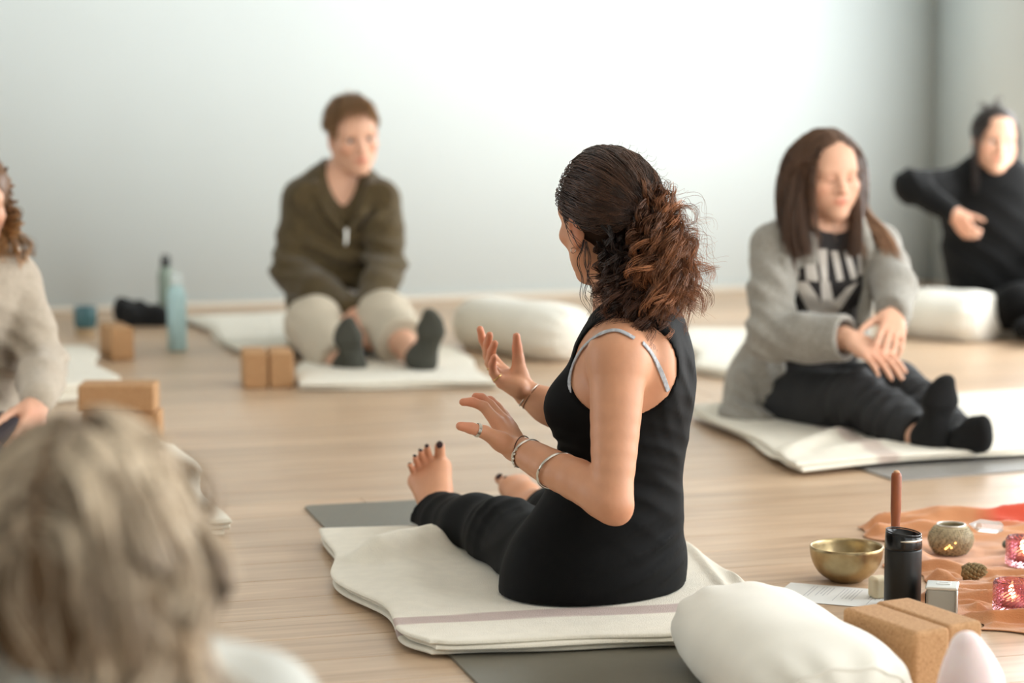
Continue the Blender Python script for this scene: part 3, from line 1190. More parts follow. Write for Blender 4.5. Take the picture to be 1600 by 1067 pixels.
def ridge(X, Y, p, q, w, h, taper=True):
    """a soft fold of height h that runs from p to q"""
    p, q = np.array(p[:2]), np.array(q[:2])
    d = q - p
    L = np.linalg.norm(d)
    d = d / L
    a = (X - p[0]) * d[0] + (Y - p[1]) * d[1]
    b = -(X - p[0]) * d[1] + (Y - p[1]) * d[0]
    g = np.exp(-(b / w) ** 2)
    if taper:
        g = g * np.clip(a / (0.2 * L), 0, 1) * np.clip((L - a) / (0.2 * L), 0, 1)
    return h * g


def n2(X, Y, f, seed):
    p = np.stack([X.ravel(), Y.ravel(), 0 * X.ravel()], 1)
    return noise3(p, f, seed).reshape(X.shape)


dM = Vector((0.262, -0.965, 0))
yoga_mat('yoga_mat', 'dark grey yoga mat under the woman in the black tank top', G(474, 793), dM, 0.66, 1.83, M['mat'])


def h_main(X, Y, s, t, la):
    z = ridge(X, Y, G(556, 905), G(705, 868), 0.045, 0.045) + ridge(X, Y, G(640, 880), G(640, 990), 0.05, 0.008)
    z = z + ridge(X, Y, G(560, 985), G(630, 1035), 0.03, 0.006)
    for k in range(4):
        z = z + ridge(X, Y, (0.36 + 0.045 * k, 4.95), (0.42 + 0.035 * k, 4.25), 0.008, 0.007)
    return z * (0.6 + 0.4 * la / 2) + 0.0025 * n2(X, Y, 14, 3 + la) * (la > 0)


def e_main(s, t, la):
    w = np.exp(-(s / 0.25) ** 2)
    x = w * (0.022 * np.sin(7.5 * t + 0.4) - 0.012 * np.sin(15 * t))
    y = np.exp(-(t / 0.2) ** 2) * (0.020 * np.sin(5 * s + 1.0) + 0.006 * np.sin(13 * s + la))
    q = np.exp(-(s / 0.07) ** 2 - (t / 0.06) ** 2)
    return np.stack([x + 0.035 * q, y + 0.022 * q], -1)


def c_main(X, Y, s, t, la):
    c = np.ones((len(X), 3))
    m = np.clip((0.030 - np.abs(t - 0.165 - 0.01 * np.sin(4 * s))) / 0.003, 0, 1)[:, None]
    return c * (1 - m) + np.array([0.62, 0.50, 0.52]) * m


sheet('blanket', (-0.185, 4.02), (0.51, 4.20), (0.31, 5.17), (-0.424, 5.05), 'folded cream blanket with a mauve stripe under the woman in black', 'blanket', M['blanket'],
      z0=0.006, th=0.009, layers=3, height=h_main, edge=e_main, nu=90, nv=110, colf=c_main, shrink=[(0.004, 0, 0.006, 0), (0.012, 0, -0.004, 0), (0, 0, 0.004, 0)])


def rumple(seed, a=0.006, f=9.0):
    return lambda X, Y, s, t, la: a * (1 + n2(X, Y, f, seed)) * np.clip(np.minimum(np.minimum(s, 1 - s), np.minimum(t, 1 - t)) * 14, 0.15, 1)


def wobble(a, seed):
    def e(s, t, la):
        x = a * np.sin(9 * t + seed + la) * np.exp(-(np.minimum(s, 1 - s) / 0.15) ** 2)
        y = a * np.sin(8 * s + 2 * seed + la) * np.exp(-(np.minimum(t, 1 - t) / 0.15) ** 2)
        return np.stack([x, y], -1)
    return e


sheet('blanket', G(462, 612), G(772, 607), G(712, 552), G(478, 545), 'cream blanket under the man in the olive jacket', 'blanket', M['blanket'],
      th=0.012, layers=2, height=rumple(5, 0.007), edge=wobble(0.012, 1), nu=34, nv=34)
sheet('blanket', G(378, 556), G(452, 561), G(520, 497), G(292, 503), 'white blanket spread on the floor behind the man, by the light blue bottle', 'blanket', M['blanket'],
      th=0.012, layers=2, height=rumple(6, 0.01), edge=wobble(0.015, 2), nu=28, nv=28)


def h_right(X, Y, s, t, la):
    return 0.006 * (1 + n2(X, Y, 9, 7)) + ridge(X, Y, G(1215, 735), G(1330, 690), 0.03, 0.02) + ridge(X, Y, G(1270, 730), G(1400, 712), 0.03, 0.012)


def c_right(X, Y, s, t, la):
    c = np.ones((len(X), 3))
    m = np.clip((0.03 - np.abs(s - 0.22)) / 0.006, 0, 1)[:, None]
    return c * (1 - m) + np.array([0.74, 0.64, 0.64]) * m


yoga_mat('yoga_mat', 'pale grey yoga mat sticking out beneath the cardigan woman\'s blanket', (0.93, 5.775), (0.93, 0.37), 0.62, 1.25, M['mat_light'])
sheet('blanket', G(1252, 746), (1.75, 6.28), (1.62, 7.15), G(1078, 652), 'cream blanket under the woman in the grey cardigan', 'blanket', M['blanket'],
      z0=0.006, th=0.011, layers=2, height=h_right, edge=wobble(0.014, 3), nu=56, nv=44, colf=c_right)
sheet('blanket', G(1090, 585), G(1215, 605), (1.30, 8.7), (0.62, 8.75), 'white blanket lying on the floor behind the woman in the grey cardigan', 'blanket', M['blanket'],
      th=0.014, layers=2, height=rumple(8, 0.008), edge=wobble(0.012, 4), nu=28, nv=28)
sheet('blanket', (-2.3, 6.05), G(186, 618), G(140, 562), (-2.4, 7.8), 'thick cream blanket under the woman in the beige sweater', 'blanket', M['blanket'],
      th=0.016, layers=3, height=rumple(9, 0.009), edge=wobble(0.02, 5), nu=34, nv=34, shrink=[(0, 0, 0, 0), (0, 0.03, 0.03, 0), (0, 0.01, 0.015, 0)])
sheet('blanket', (-1.45, 4.75), G(352, 842), G(282, 722), (-1.45, 5.75), 'white fringed blanket on the floor behind the blond head', 'blanket', M['blanket'],
      th=0.014, layers=3, height=rumple(10, 0.012), edge=wobble(0.015, 6), nu=34, nv=34)
sheet('blanket', (1.66, 8.70), (2.3, 8.6), (2.2, 9.3), (1.56, 9.25), 'white blanket under the woman in the black sweater', 'blanket', M['blanket'],
      th=0.012, layers=2, height=rumple(11, 0.008), edge=wobble(0.012, 7), nu=28, nv=28)


def bolster(label, a, b, hw, hh, seed, sag=0.15):
    """a: middle of one end on the floor, b: of the other"""
    a, b = Vector((a[0], a[1], 0)), Vector((b[0], b[1], 0))
    L = (b - a).length
    root = thing('bolster', label, 'bolster', (a + b) / 2)
    root.rotation_euler = (0, 0, math.atan2(b.y - a.y, b.x - a.x))
    NX, NA = 70, 72
    xs = np.sin(np.linspace(-PI / 2, PI / 2, NX)) * L / 2
    VV = []
    for x in xs:
        q = abs(x) / (L / 2)
        r = max(0.0, 1 - q ** 9) ** 0.42 * (1 - 0.06 * q * q)
        an = np.linspace(0, 2 * PI, NA, endpoint=False)
        cy, cz = np.cos(an), np.sin(an)
        yy = np.sign(cy) * np.abs(cy) ** 0.85 * hw * r
        zz = np.sign(cz) * np.abs(cz) ** 0.85 * hh * r
        p = np.stack([np.full(NA, x), yy, zz], 1)
        cr = 0.0045 * noise3(p * np.array([0.5, 1, 1]), 34, seed) + 0.003 * np.sin(an * 11 + 2 * np.sin(9 * x)) * np.clip((q - 0.55) / 0.35, 0, 1) * (q < 0.985)
        cr = cr + 0.006 * noise3(p * np.array([1.0, .3, .3]), 26, seed + 5)
        rr = np.sqrt(yy * yy + zz * zz) + 1e-6
        yy, zz = yy * (1 + cr / np.maximum(rr, 0.03)), zz * (1 + cr / np.maximum(rr, 0.03))
        zz = np.maximum(zz + hh * (1 - sag), 0.0)
        VV.append(np.stack([np.full(NA, x), yy, zz], 1))
    v_ = np.vstack(VV)
    I = np.arange(NX * NA).reshape(NX, NA)
    J = np.roll(I, -1, 1)
    f = np.stack([I[:-1], J[:-1], J[1:], I[1:]], -1).reshape(-1, 4)[:, ::-1]
    part('cover', mesh_np('cover', v_, f, True), M['bolster'], root)
    for sgn in (-1, 1):
        i = 9 if sgn < 0 else NX - 10
        p = VV[i].copy()
        pts = [Vector(q) for q in p[::2]]
        part('piping', tube_mesh('piping', pts, 0.0035, closed=True, sides=6), M['bolster'], root)
    return root


bolster('large white bolster in front, next to the pair of tall cork blocks', (0.375, 4.10), (0.505, 3.50), 0.135, 0.078, 21, 0.12)
bolster('cream bolster on the floor between the man and the woman in black', G(735, 540), G(905, 566), 0.13, 0.10, 22)
bolster('white bolster beside the woman in the black sweater', G(1415, 520), G(1548, 534), 0.135, 0.095, 23)

# ------------------------------------------------------------------ cork blocks
M['cork'] = mat('cork', (176, 134, 92), 0.85, rgb2=(192, 150, 108), vscale=160, bump=0.5, bscale=260, detail=2)


def cork_material():
    m = M['cork']
    nt = m.node_tree
    b = nt.nodes['Principled BSDF']
    src = b.inputs['Base Color'].links[0].from_socket
    tc = nt.nodes.new('ShaderNodeTexCoord')
    vo = nt.nodes.new('ShaderNodeTexVoronoi')
    vo.inputs['Scale'].default_value = 330
    nt.links.new(tc.outputs['Object'], vo.inputs['Vector'])
    r = nt.nodes.new('ShaderNodeValToRGB')
    r.color_ramp.elements[0].position = 0.0
    r.color_ramp.elements[0].color = (0.62, 0.5, 0.4, 1)
    r.color_ramp.elements[1].position = 0.35
    r.color_ramp.elements[1].color = (1, 1, 1, 1)
    nt.links.new(vo.outputs['Color'], r.inputs[0])
    mx = nt.nodes.new('ShaderNodeMix')
    mx.data_type = 'RGBA'
    mx.blend_type = 'MULTIPLY'
    mx.inputs[0].default_value = 0.8
    nt.links.new(src, mx.inputs[6])
    nt.links.new(r.outputs[0], mx.inputs[7])
    nt.links.new(mx.outputs[2], b.inputs['Base Color'])


cork_material()
cork_me = {}


def cork_block(label, c, deg, dims=(0.20, 0.07, 0.11), z=0.0, group=None):
    """dims: along the block, across it, up; deg turns the long side"""
    if dims not in cork_me:
        cork_me[dims] = box_mesh('cork_block', dims[0], dims[1], dims[2], 0.008, 3)
        for p in cork_me[dims].polygons:
            p.use_smooth = False
    o = obj('cork_block', cork_me[dims], M['cork'], None, (c[0], c[1], z))
    o.rotation_euler = (0, 0, math.radians(deg))
    return tag(o, label, 'yoga block', group)


ld = Vector((-0.47, 0.883, 0))
td = Vector((0.883, 0.47, 0))
c0 = Vector((0.648, 3.80, 0))
dg = math.degrees(math.atan2(ld.y, ld.x))
cork_block('front cork yoga block of the tall pair beside the large bolster', c0 + ld * 0.10 + td * 0.036, dg, (0.20, 0.072, 0.113))
cork_block('rear cork yoga block of the tall pair, nearest the silver box', c0 + ld * 0.112 + td * 0.112, dg, (0.20, 0.072, 0.113))
g1 = G(399, 608)
cork_block('left cork yoga block of the pair at the man\'s blanket corner', (g1.x - 0.012, g1.y + 0.085), 100, (0.17, 0.074, 0.112))
cork_block('right cork yoga block of the pair at the man\'s blanket corner', (g1.x + 0.066, g1.y + 0.098), 100, (0.17, 0.074, 0.112))
g2 = G(184, 688)
cork_block('lower cork yoga block of the stack behind the blond head', (g2.x + 0.008, g2.y + 0.05), 3, (0.205, 0.11, 0.075))
cork_block('upper cork yoga block of the stack behind the blond head', (g2.x - 0.002, g2.y + 0.045), 1, (0.205, 0.11, 0.075), z=0.0755)
g3 = G(190, 564)
cork_block('single cork yoga block standing beside the teal cup', (g3.x - 0.03, g3.y + 0.09), 112, (0.19, 0.078, 0.112))

# ------------------------------------------------------------------ cup, bottles, bag by the wall
M['teal'] = mat('teal_glaze', (62, 98, 102), 0.25, var=0.15, vscale=30)
M['clay'] = mat('raw_clay', (168, 142, 108), 0.8, var=0.1, vscale=60)
M['blue_bottle'] = mat('blue_bottle_paint', (172, 202, 202), 0.4, var=0.02)
M['green_bottle'] = mat('green_bottle_paint', (136, 150, 136), 0.4)
M['black'] = mat('black_plastic', (22, 22, 22), 0.45)
M['blackcloth'] = mat('black_cloth', (17, 17, 18), 0.9, bump=0.4, bscale=300, sheen=0.1)
M['pale_plastic'] = mat('pale_plastic', (206, 214, 210), 0.4)
g = G(131, 527)
cup = thing('cup', 'teal glazed cup with bare clay foot on the floor by the wall', 'cup', (g.x, g.y + 0.04, 0))
part('bowl', lathe_mesh('bowl', [(0.0, 0.03), (0.037, 0.03), (0.0405, 0.045), (0.042, 0.075), (0.041, 0.105), (0.0395, 0.107), (0.038, 0.104), (0.0385, 0.06), (0.03, 0.036), (0.0, 0.034)], 36), M['teal'], cup)
part('foot', lathe_mesh('foot', [(0.0, 0.0), (0.033, 0.0), (0.0345, 0.004), (0.0365, 0.031), (0.0, 0.031)], 36), M['clay'], cup)


def bottle(name, label, x, y, r, h, m, cap):
    b = thing(name, label, 'bottle', (x, y, 0))
    part('body', lathe_mesh('body', [(0, 0), (r * 0.94, 0), (r, 0.006), (r, h * 0.72), (r * 0.95, h * 0.77), (r * 0.62, h * 0.86), (r * 0.55, h * 0.88), (0, h * 0.88)], 36), m, b)
    c = part('cap', lathe_mesh('cap', [(0, h * 0.868), (r * 0.62, h * 0.868), (r * 0.64, h * 0.89), (r * 0.6, h * 0.975), (r * 0.5, h), (0, h)], 30), cap, b)
    part('carry_loop', tube_mesh('carry_loop', [Vector((r * 0.5 * math.cos(a), 0, h * 0.99 + r * 0.45 * math.sin(a))) for a in np.linspace(0, PI, 9)], 0.004, 16, 6), cap, c)
    return b


g = G(275, 549)
bottle('water_bottle', 'light blue water bottle standing free on the floor', g.x, g.y + 0.033, 0.033, 0.262, M['blue_bottle'], M['pale_plastic'])
g = G(258, 503)
bottle('water_bottle', 'grey-green water bottle with dark cap next to the black cloth bag', g.x, g.y + 0.035, 0.03, 0.242, M['green_bottle'], M['black'])
gb = G(218, 512)
prims = []
r_ = random.Random(5)
for i in range(9):
    t_ = i / 8
    cx, cy = gb.x - 0.075 + 0.17 * t_, gb.y + 0.06 + r_.uniform(-0.02, 0.02)
    rr = (0.036, 0.034, 0.022 + 0.022 * (1 - t_) + r_.uniform(0, 0.02))
    prims.append((ell((cx, cy, rr[2] * 0.8), rr, rotm('z', r_.uniform(0, 3))), 0.02))
bag = garment('cloth_bag', prims, 0.02, 0.006, M['blackcloth'], None, planes=[((0, 0, 0.001), (0, 0, 1))], disp=fabric(amp=0.008, f=70, seed=9))
tag(bag, 'crumpled black cloth bag lying by the wall', 'bag')

# ------------------------------------------------------------------ singing bowl, mallet, tumbler
M['bronze'] = mat('hammered_bronze', (158, 138, 100), 0.36, metal=1.0, rgb2=(184, 164, 126), vscale=26, bump=0.25, bscale=70)
M['mallet'] = mat('mallet_wood', (140, 76, 42), 0.45, var=0.18, vscale=20, vstretch=(6, 6, 0.6))
M['tumbler'] = mat('tumbler_black', (20, 21, 20), 0.42, spec=0.45)
M['gloss_black'] = mat('lid_black', (16, 16, 16), 0.22)
R_, H_ = 0.0725, 0.070
outer = [(0.0, 0.0), (0.030, 0.0)] + [(R_ * math.sin(a) ** 0.72, H_ * (1 - math.cos(a)) ** 1.02) for a in np.linspace(0.42, PI / 2, 14)]
outer[-1] = (R_, H_)
inner = [(R_ - 0.0035, H_ + 0.0006)] + [(max(0, r - 0.0042), z + 0.003) for r, z in outer[::-1][1:-1]] + [(0.0, 0.0035)]
g = G(1325, 912)
bowl = obj('singing_bowl', lathe_mesh('singing_bowl', outer + [(R_ - 0.001, H_ + 0.0012)] + inner, 72), M['bronze'], None, (g.x, g.y + 0.028, 0))
tag(bowl, 'hammered bronze singing bowl on the plank floor', 'singing bowl')

TUM = Vector((0.735, 4.46, 0))
tum = thing('tumbler', 'matte black travel tumbler with glossy lid behind the cork blocks', 'tumbler', TUM)
part('body', lathe_mesh('body', [(0, 0), (0.0325, 0), (0.0345, 0.003), (0.0348, 0.110), (0.0345, 0.1125), (0, 0.1125)], 56), M['tumbler'], tum)
lid = part('lid', lathe_mesh('lid', [(0.0340, 0.1128), (0.0348, 0.1135), (0.0352, 0.117), (0.0340, 0.138), (0.0332, 0.1405), (0.0322, 0.139), (0.0318, 0.129), (0, 0.127)], 56,
           fn=lambda r, z, a: r), M['gloss_black'], tum)
me_ = lid.data
for v_ in me_.vertices:
    if v_.co.z > 0.12:
        v_.co.z += -0.14 * (v_.co.x * 0.92 - v_.co.y * 0.25) * min(1, (v_.co.z - 0.12) / 0.01) + 0.001
part('rim_ring', tube_mesh('rim_ring', [Vector((0.0325 * math.cos(a), 0.0325 * math.sin(a), 0.1435 - 0.14 * (0.0325 * math.cos(a) * 0.92 - 0.0325 * math.sin(a) * 0.25))) for a in np.linspace(0, 2 * PI, 40, endpoint=False)], 0.0013, closed=True), M['gloss_black'], lid)
part('flip_tab', tube_mesh('flip_tab', [Vector((0.0345 * math.cos(a), 0.0345 * math.sin(a), 0.131)) for a in np.linspace(-1.9, -0.35, 12)], [0.001, 0.0028, 0.003, 0.0028, 0.001], 20, 8), M['steel'], lid)

mall = thing('mallet', 'reddish wooden singing bowl mallet standing upright behind the tumbler', 'mallet', (0.738, 4.575, 0))
part('handle', lathe_mesh('handle', [(0, 0.0), (0.011, 0.0), (0.0125, 0.004), (0.0125, 0.085), (0.0088, 0.128), (0.0086, 0.140), (0.0102, 0.165), (0.0102, 0.228), (0.0088, 0.2345), (0.006, 0.236), (0, 0.236)], 28), M['mallet'], mall)
part('tip', lathe_mesh('tip', [(0, 0.2355), (0.0062, 0.2355), (0.0055, 0.2385), (0.003, 0.240), (0, 0.2402)], 20), mat('mallet_tip', (196, 150, 112), 0.5), mall)

M['candle_wax'] = mat('cream_wax', (222, 208, 176), 0.6, sss=0.2)
g = G(1388, 936)
st = obj('soap_stone', box_mesh('soap_stone', 0.034, 0.034, 0.042, 0.008, 4), M['candle_wax'], None, (0.702, 4.535, 0))
st.rotation_euler = (0, 0, 0.3)
tag(st, 'small cream rounded stone half hidden by the tumbler', 'stone')

# silver box
bx_ = thing('metal_box', 'small silver box with a label on top behind the cork blocks', 'box', (0.800, 4.405, 0))
bx_.rotation_euler = (0, 0, math.radians(-14))
M['box_body'] = mat('box_body', (158, 154, 142), 0.45)
M['box_rim'] = mat('box_rim', (222, 222, 216), 0.3, metal=0.6)
part('body', box_mesh('body', 0.056, 0.052, 0.052, 0.006, 4), M['box_body'], bx_)
part('lid_plate', box_mesh('lid_plate', 0.060, 0.056, 0.007, 0.003, 3), M['box_rim'], bx_, (0, 0, 0.0495))
lb = part('label_plate', box_mesh('label_plate', 0.026, 0.020, 0.0014, 0.0004, 1), mat('box_label', (204, 204, 198), 0.35), bx_, (0.002, 0.004, 0.0563))
part('printed_line', box_mesh('printed_line', 0.016, 0.002, 0.0003, 0, 1), mat('label_print', (130, 130, 126), 0.5), lb, (0, 0.003, 0.0014))
part('side_strip', box_mesh('side_strip', 0.003, 0.030, 0.034, 0.001, 2), M['black'], bx_, (-0.0292, 0, 0.006))
part('frame_edge', tube_mesh('frame_edge', [(0.0282, -0.0262, 0.004), (0.0286, -0.0266, 0.02), (0.0282, -0.0262, 0.050)], 0.0024, 8, 6), M['box_rim'], bx_)

# paper with typed lines
pap = thing('paper_sheet', 'white typed sheet of paper lying under the bowl and cork blocks', 'paper', (0.548, 4.662, 0.0))
pap.rotation_euler = (0, 0, math.atan2(-0.36, 0.93))
part('sheet', box_mesh('sheet', 0.235, 0.155, 0.0006), mat('paper_white', (226, 226, 222), 0.8), pap, (0.1175, -0.0775, 0.0006))
M['ink'] = mat('grey_ink', (168, 168, 172), 0.8)
r_ = random.Random(8)
for i in range(26):
    xx = 0.222 - i * 0.0068
    if i in (8, 9, 10, 17, 18, 23):
        continue
    ln = r_.uniform(0.06, 0.115)
    part('text_line', box_mesh('text_line', 0.0011, ln, 0.0002), M['ink'], pap, (xx, -0.017 - ln / 2, 0.00125))

# ------------------------------------------------------------------ scarf and the things on it
M['scarf'] = mat('orange_gauze', (192, 130, 86), 0.85, rgb2=(208, 148, 102), vscale=9, bump=0.5, bscale=300, sheen=0.3, vcol=True)


def h_scarf(X, Y, s, t, la):
    w1 = n2(X, Y, 7, 31)
    w2 = n2(X, Y, 16, 32)
    back = np.clip((Y - 4.75) / 0.3, 0, 1)
    q = Y + (0.42 - 0.35 * back) * X
    f1 = (0.5 + 0.5 * np.cos(2 * PI * q / 0.082 + 3.2 * w1 + 1.0 * w2)) ** 2.2
    f2 = (0.5 + 0.5 * np.cos(2 * PI * (q + 0.25 * X) / 0.047 + 3.5 * w2 + 1.5 * w1)) ** 2.0
    f3 = (0.5 + 0.5 * np.cos(2 * PI * (q - 0.15 * X) / 0.026 + 4.0 * w1 + 3 * w2)) ** 1.5
    z = 0.026 * f1 * (0.6 + 0.4 * w2) + 0.014 * f2 * (0.7 + 0.5 * w1) + 0.006 * f3
    z = np.maximum(z, 0)
    for x_, y_, r_ in ((0.905, 4.90, 0.055), (0.925, 4.385, 0.050), (1.03, 4.785, 0.050), (0.902, 4.645, 0.035), (1.0, 5.0, 0.03), (0.80, 4.405, 0.055)):
        g_ = np.clip((np.hypot(X - x_, Y - y_) - r_ * 0.8) / (r_ * 0.5), 0, 1)
        z = z * g_ + 0.004 * (1 - g_)
    z = z + ridge(X, Y, (0.80, 5.17), (1.45, 5.22), 0.030, 0.032) + ridge(X, Y, (0.86, 5.06), (1.4, 5.10), 0.022, 0.020)
    return z * np.clip(np.minimum(np.minimum(s, 1 - s), np.minimum(t, 1 - t)) * 30, 0.1, 1)


def e_scarf(s, t, la):
    x = np.exp(-(s / 0.2) ** 2) * (0.03 * np.sin(17 * t + 1) + 0.015 * np.sin(41 * t))
    y = np.exp(-(t / 0.12) ** 2) * 0.012 * np.sin(19 * s) + np.exp(-((1 - t) / 0.12) ** 2) * 0.02 * np.sin(15 * s)
    return np.stack([x, y], -1)


def c_scarf(X, Y, s, t, la):
    c = np.ones((len(X), 3))
    m = np.clip((X - 1.00) / 0.06, 0, 1) * np.clip((Y - 5.08) / 0.05, 0, 1)
    c = c * (1 - m[:, None]) + np.array([1.1, 0.30, 0.28]) * m[:, None]
    k = np.clip((0.06 - np.abs(t - 0.07)) / 0.02, 0, 1)[:, None] * np.clip((s - 0.02) / 0.02, 0, 1)[:, None]
    return c * (1 - 0.55 * k) + np.array([0.92, 0.62, 0.34]) * 0.55 * k


sheet('scarf', (0.815, 4.27), (1.50, 3.98), (1.56, 5.30), (0.78, 5.20), 'rumpled orange scarf spread on the floor under the candles', 'scarf', M['scarf'],
      z0=0.0005, th=0.003, height=h_scarf, edge=e_scarf, nu=140, nv=220, colf=c_scarf, rim=0.003)
ZS = 0.012

# pierced lantern
M['lantern'] = mat('sandy_mosaic', (164, 150, 118), 0.6, var=0.2, vscale=120)
M['dark_hole'] = mat('lantern_hole', (58, 50, 36), 0.8)
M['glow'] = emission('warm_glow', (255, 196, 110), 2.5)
LAN = Vector((0.905, 4.90, 0.008))
lan = thing('candle_lantern', 'round sandy mosaic candle lantern with silver rim on the orange scarf', 'candle holder', LAN)
prof = [(0.0, 0.0), (0.026, 0.0), (0.033, 0.004), (0.043, 0.018), (0.0462, 0.030), (0.044, 0.043), (0.036, 0.055), (0.029, 0.0605), (0.0275, 0.0610), (0.0265, 0.0585), (0.033, 0.050), (0.040, 0.038), (0.041, 0.026), (0.034, 0.010), (0.0, 0.006)]
part('globe', lathe_mesh('globe', prof, 56), M['lantern'], lan)
part('rim', tube_mesh('rim', ring_pts((0, 0, 0.0615), (0, 0, 1), 0.0285, 36, 1, (1, 0, 0)), 0.0018, closed=True, sides=6), M['steel'], lan)
bead = lathe_mesh('bead', [(0, -0.0016), (0.0014, -0.0008), (0.0017, 0), (0.0014, 0.0008), (0, 0.0016)], 6)
bead.materials.append(M['lantern'])
hole = lathe_mesh('hole', [(0, -0.0012), (0.0013, -0.0006), (0.0015, 0), (0, 0.0006)], 6)
hole.materials.append(M['dark_hole'])
bv, bf, hv, hf = [], [], [], []


def studs(me, spots):
    V_, F_ = [], []
    src = [v.co.copy() for v in me.vertices]
    for p, q, s in spots:
        k = len(V_)
        V_ += [tuple(Vector(p) + s * v) for v in src]
        F_ += [tuple(i + k for i in f.vertices) for f in me.polygons]
    m2 = bpy.data.meshes.new(me.name)
    m2.from_pydata(V_, [], F_)
    return m2


sp1, sp2 = [], []
for row in range(15):
    zz = 0.004 + row * 0.0037
    rr = np.interp(zz, [p[1] for p in prof[2:9]], [p[0] for p in prof[2:9]])
    n_ = int(2 * PI * rr / 0.0052)
    for i in range(n_):
        a = 2 * PI * (i + 0.5 * (row % 2)) / n_
        flower = (int(a / (2 * PI) * 9) + row // 4) % 2 == 0
        q = (rr * math.cos(a), rr * math.sin(a), zz)
        (sp2 if (i * 7 + row * 3) % 5 < 2 else sp1).append((q, None, 1.25 if flower else 0.95))
o = part('mosaic_beads', studs(bead, sp1), M['lantern'], lan)
o['kind'] = 'stuff'
o = part('pierced_holes', studs(hole, sp2), M['dark_hole'], lan)
o['kind'] = 'stuff'
tl = part('tea_light', lathe_mesh('tea_light', [(0, 0.007), (0.017, 0.007), (0.018, 0.022), (0.0165, 0.021), (0, 0.020)], 24), M['candle_wax'], lan)
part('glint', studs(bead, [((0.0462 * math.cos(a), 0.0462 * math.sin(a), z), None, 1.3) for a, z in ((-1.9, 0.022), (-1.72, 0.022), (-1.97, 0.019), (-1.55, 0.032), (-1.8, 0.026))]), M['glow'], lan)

# pine cone
M['cone'] = mat('pinecone', (112, 92, 60), 0.7, rgb2=(166, 144, 100), vscale=90)
pc = thing('pine_cone', 'small brown pine cone on the orange scarf', 'pine cone', (0.902, 4.645, 0.026))
pc.rotation_euler = (0, math.radians(76), math.radians(-25))
part('core', lathe_mesh('core', [(0, -0.022), (0.010, -0.019), (0.014, -0.008), (0.012, 0.008), (0.006, 0.021), (0, 0.024)], 18), M['cone'], pc)
bm = bmesh.new()
q = [(-0.0042, 0, 0), (0.0042, 0, 0), (0.0046, 0.005, 0.0014), (0.0, 0.0078, 0.0024), (-0.0046, 0.005, 0.0014), (0, 0.0035, -0.0022), (0.0, 0.0066, 0.0042)]
bv_ = [bm.verts.new(x) for x in q]
for f in ((0, 1, 6), (1, 2, 6), (2, 3, 6), (3, 4, 6), (4, 0, 6), (1, 0, 5), (2, 1, 5), (3, 2, 5), (4, 3, 5), (0, 4, 5)):
    bm.faces.new([bv_[i] for i in f])
scale_me = bm_mesh('scale', bm)
for i in range(64):
    t_ = i / 63
    a = i * 2.39996
    z_ = -0.021 + 0.043 * t_
    r0 = np.interp(z_, [-0.022, -0.010, 0.006, 0.018, 0.024], [0.007, 0.0125, 0.0115, 0.007, 0.002])
    o = part('scale', scale_me, M['cone'], pc)
    o.location = (r0 * math.cos(a), r0 * math.sin(a), z_)
    o.rotation_euler = (0.35 + 0.5 * t_, 0, a - PI / 2)
    s_ = 1.45 - 0.45 * t_
    o.scale = (s_, s_, s_)

# crystal point and pebble
M['quartz'] = mat('quartz', (240, 236, 232), 0.12, trans=0.75, ior=1.5, sss=0.0)
bm = bmesh.new()
rings_ = []
for x, r in ((-0.036, 0.008), (-0.030, 0.0125), (0.018, 0.0135), (0.040, 0.0015)):
    rings_.append([bm.verts.new((x, r * math.cos(2 * PI * i / 6 + 0.3) * (1.15 if i % 2 else 0.95), r * math.sin(2 * PI * i / 6 + 0.3))) for i in range(6)])
for a, b in zip(rings_[:-1], rings_[1:]):
    for i in range(6):
        bm.faces.new((a[i], a[(i + 1) % 6], b[(i + 1) % 6], b[i]))
bm.faces.new(rings_[0][::-1])
bm.faces.new(rings_[-1])
cr = obj('quartz_crystal', bm_mesh('quartz_crystal', bm), M['quartz'], None, (0.998, 5.00, 0.046))
cr.rotation_euler = (0.2, math.radians(-9), math.radians(195))
tag(cr, 'clear pointed quartz crystal behind the lantern on the scarf', 'crystal')
M['pebble'] = mat('green_grey_stone', (96, 104, 92), 0.5, var=0.15, vscale=40)
pb = garment('pebble', [(ell((1.045, 4.93, 0.022), (0.030, 0.022, 0.013), rotm('z', 0.4)), 0.01), (ell((1.062, 4.935, 0.024), (0.018, 0.020, 0.013)), 0.01)], 0.01, 0.003, M['pebble'], None, disp=fabric(amp=0.001, f=120))
tag(pb, 'grey-green pebble at the right edge of the scarf', 'stone')

# pink glass candle holders
M['pinkglass'] = mat('pink_glass', (238, 184, 196), 0.05, trans=0.95, ior=1.30)
M['flame'] = emission('flame', (255, 214, 150), 26.0)
M['wick'] = mat('wick', (30, 24, 20), 0.9)


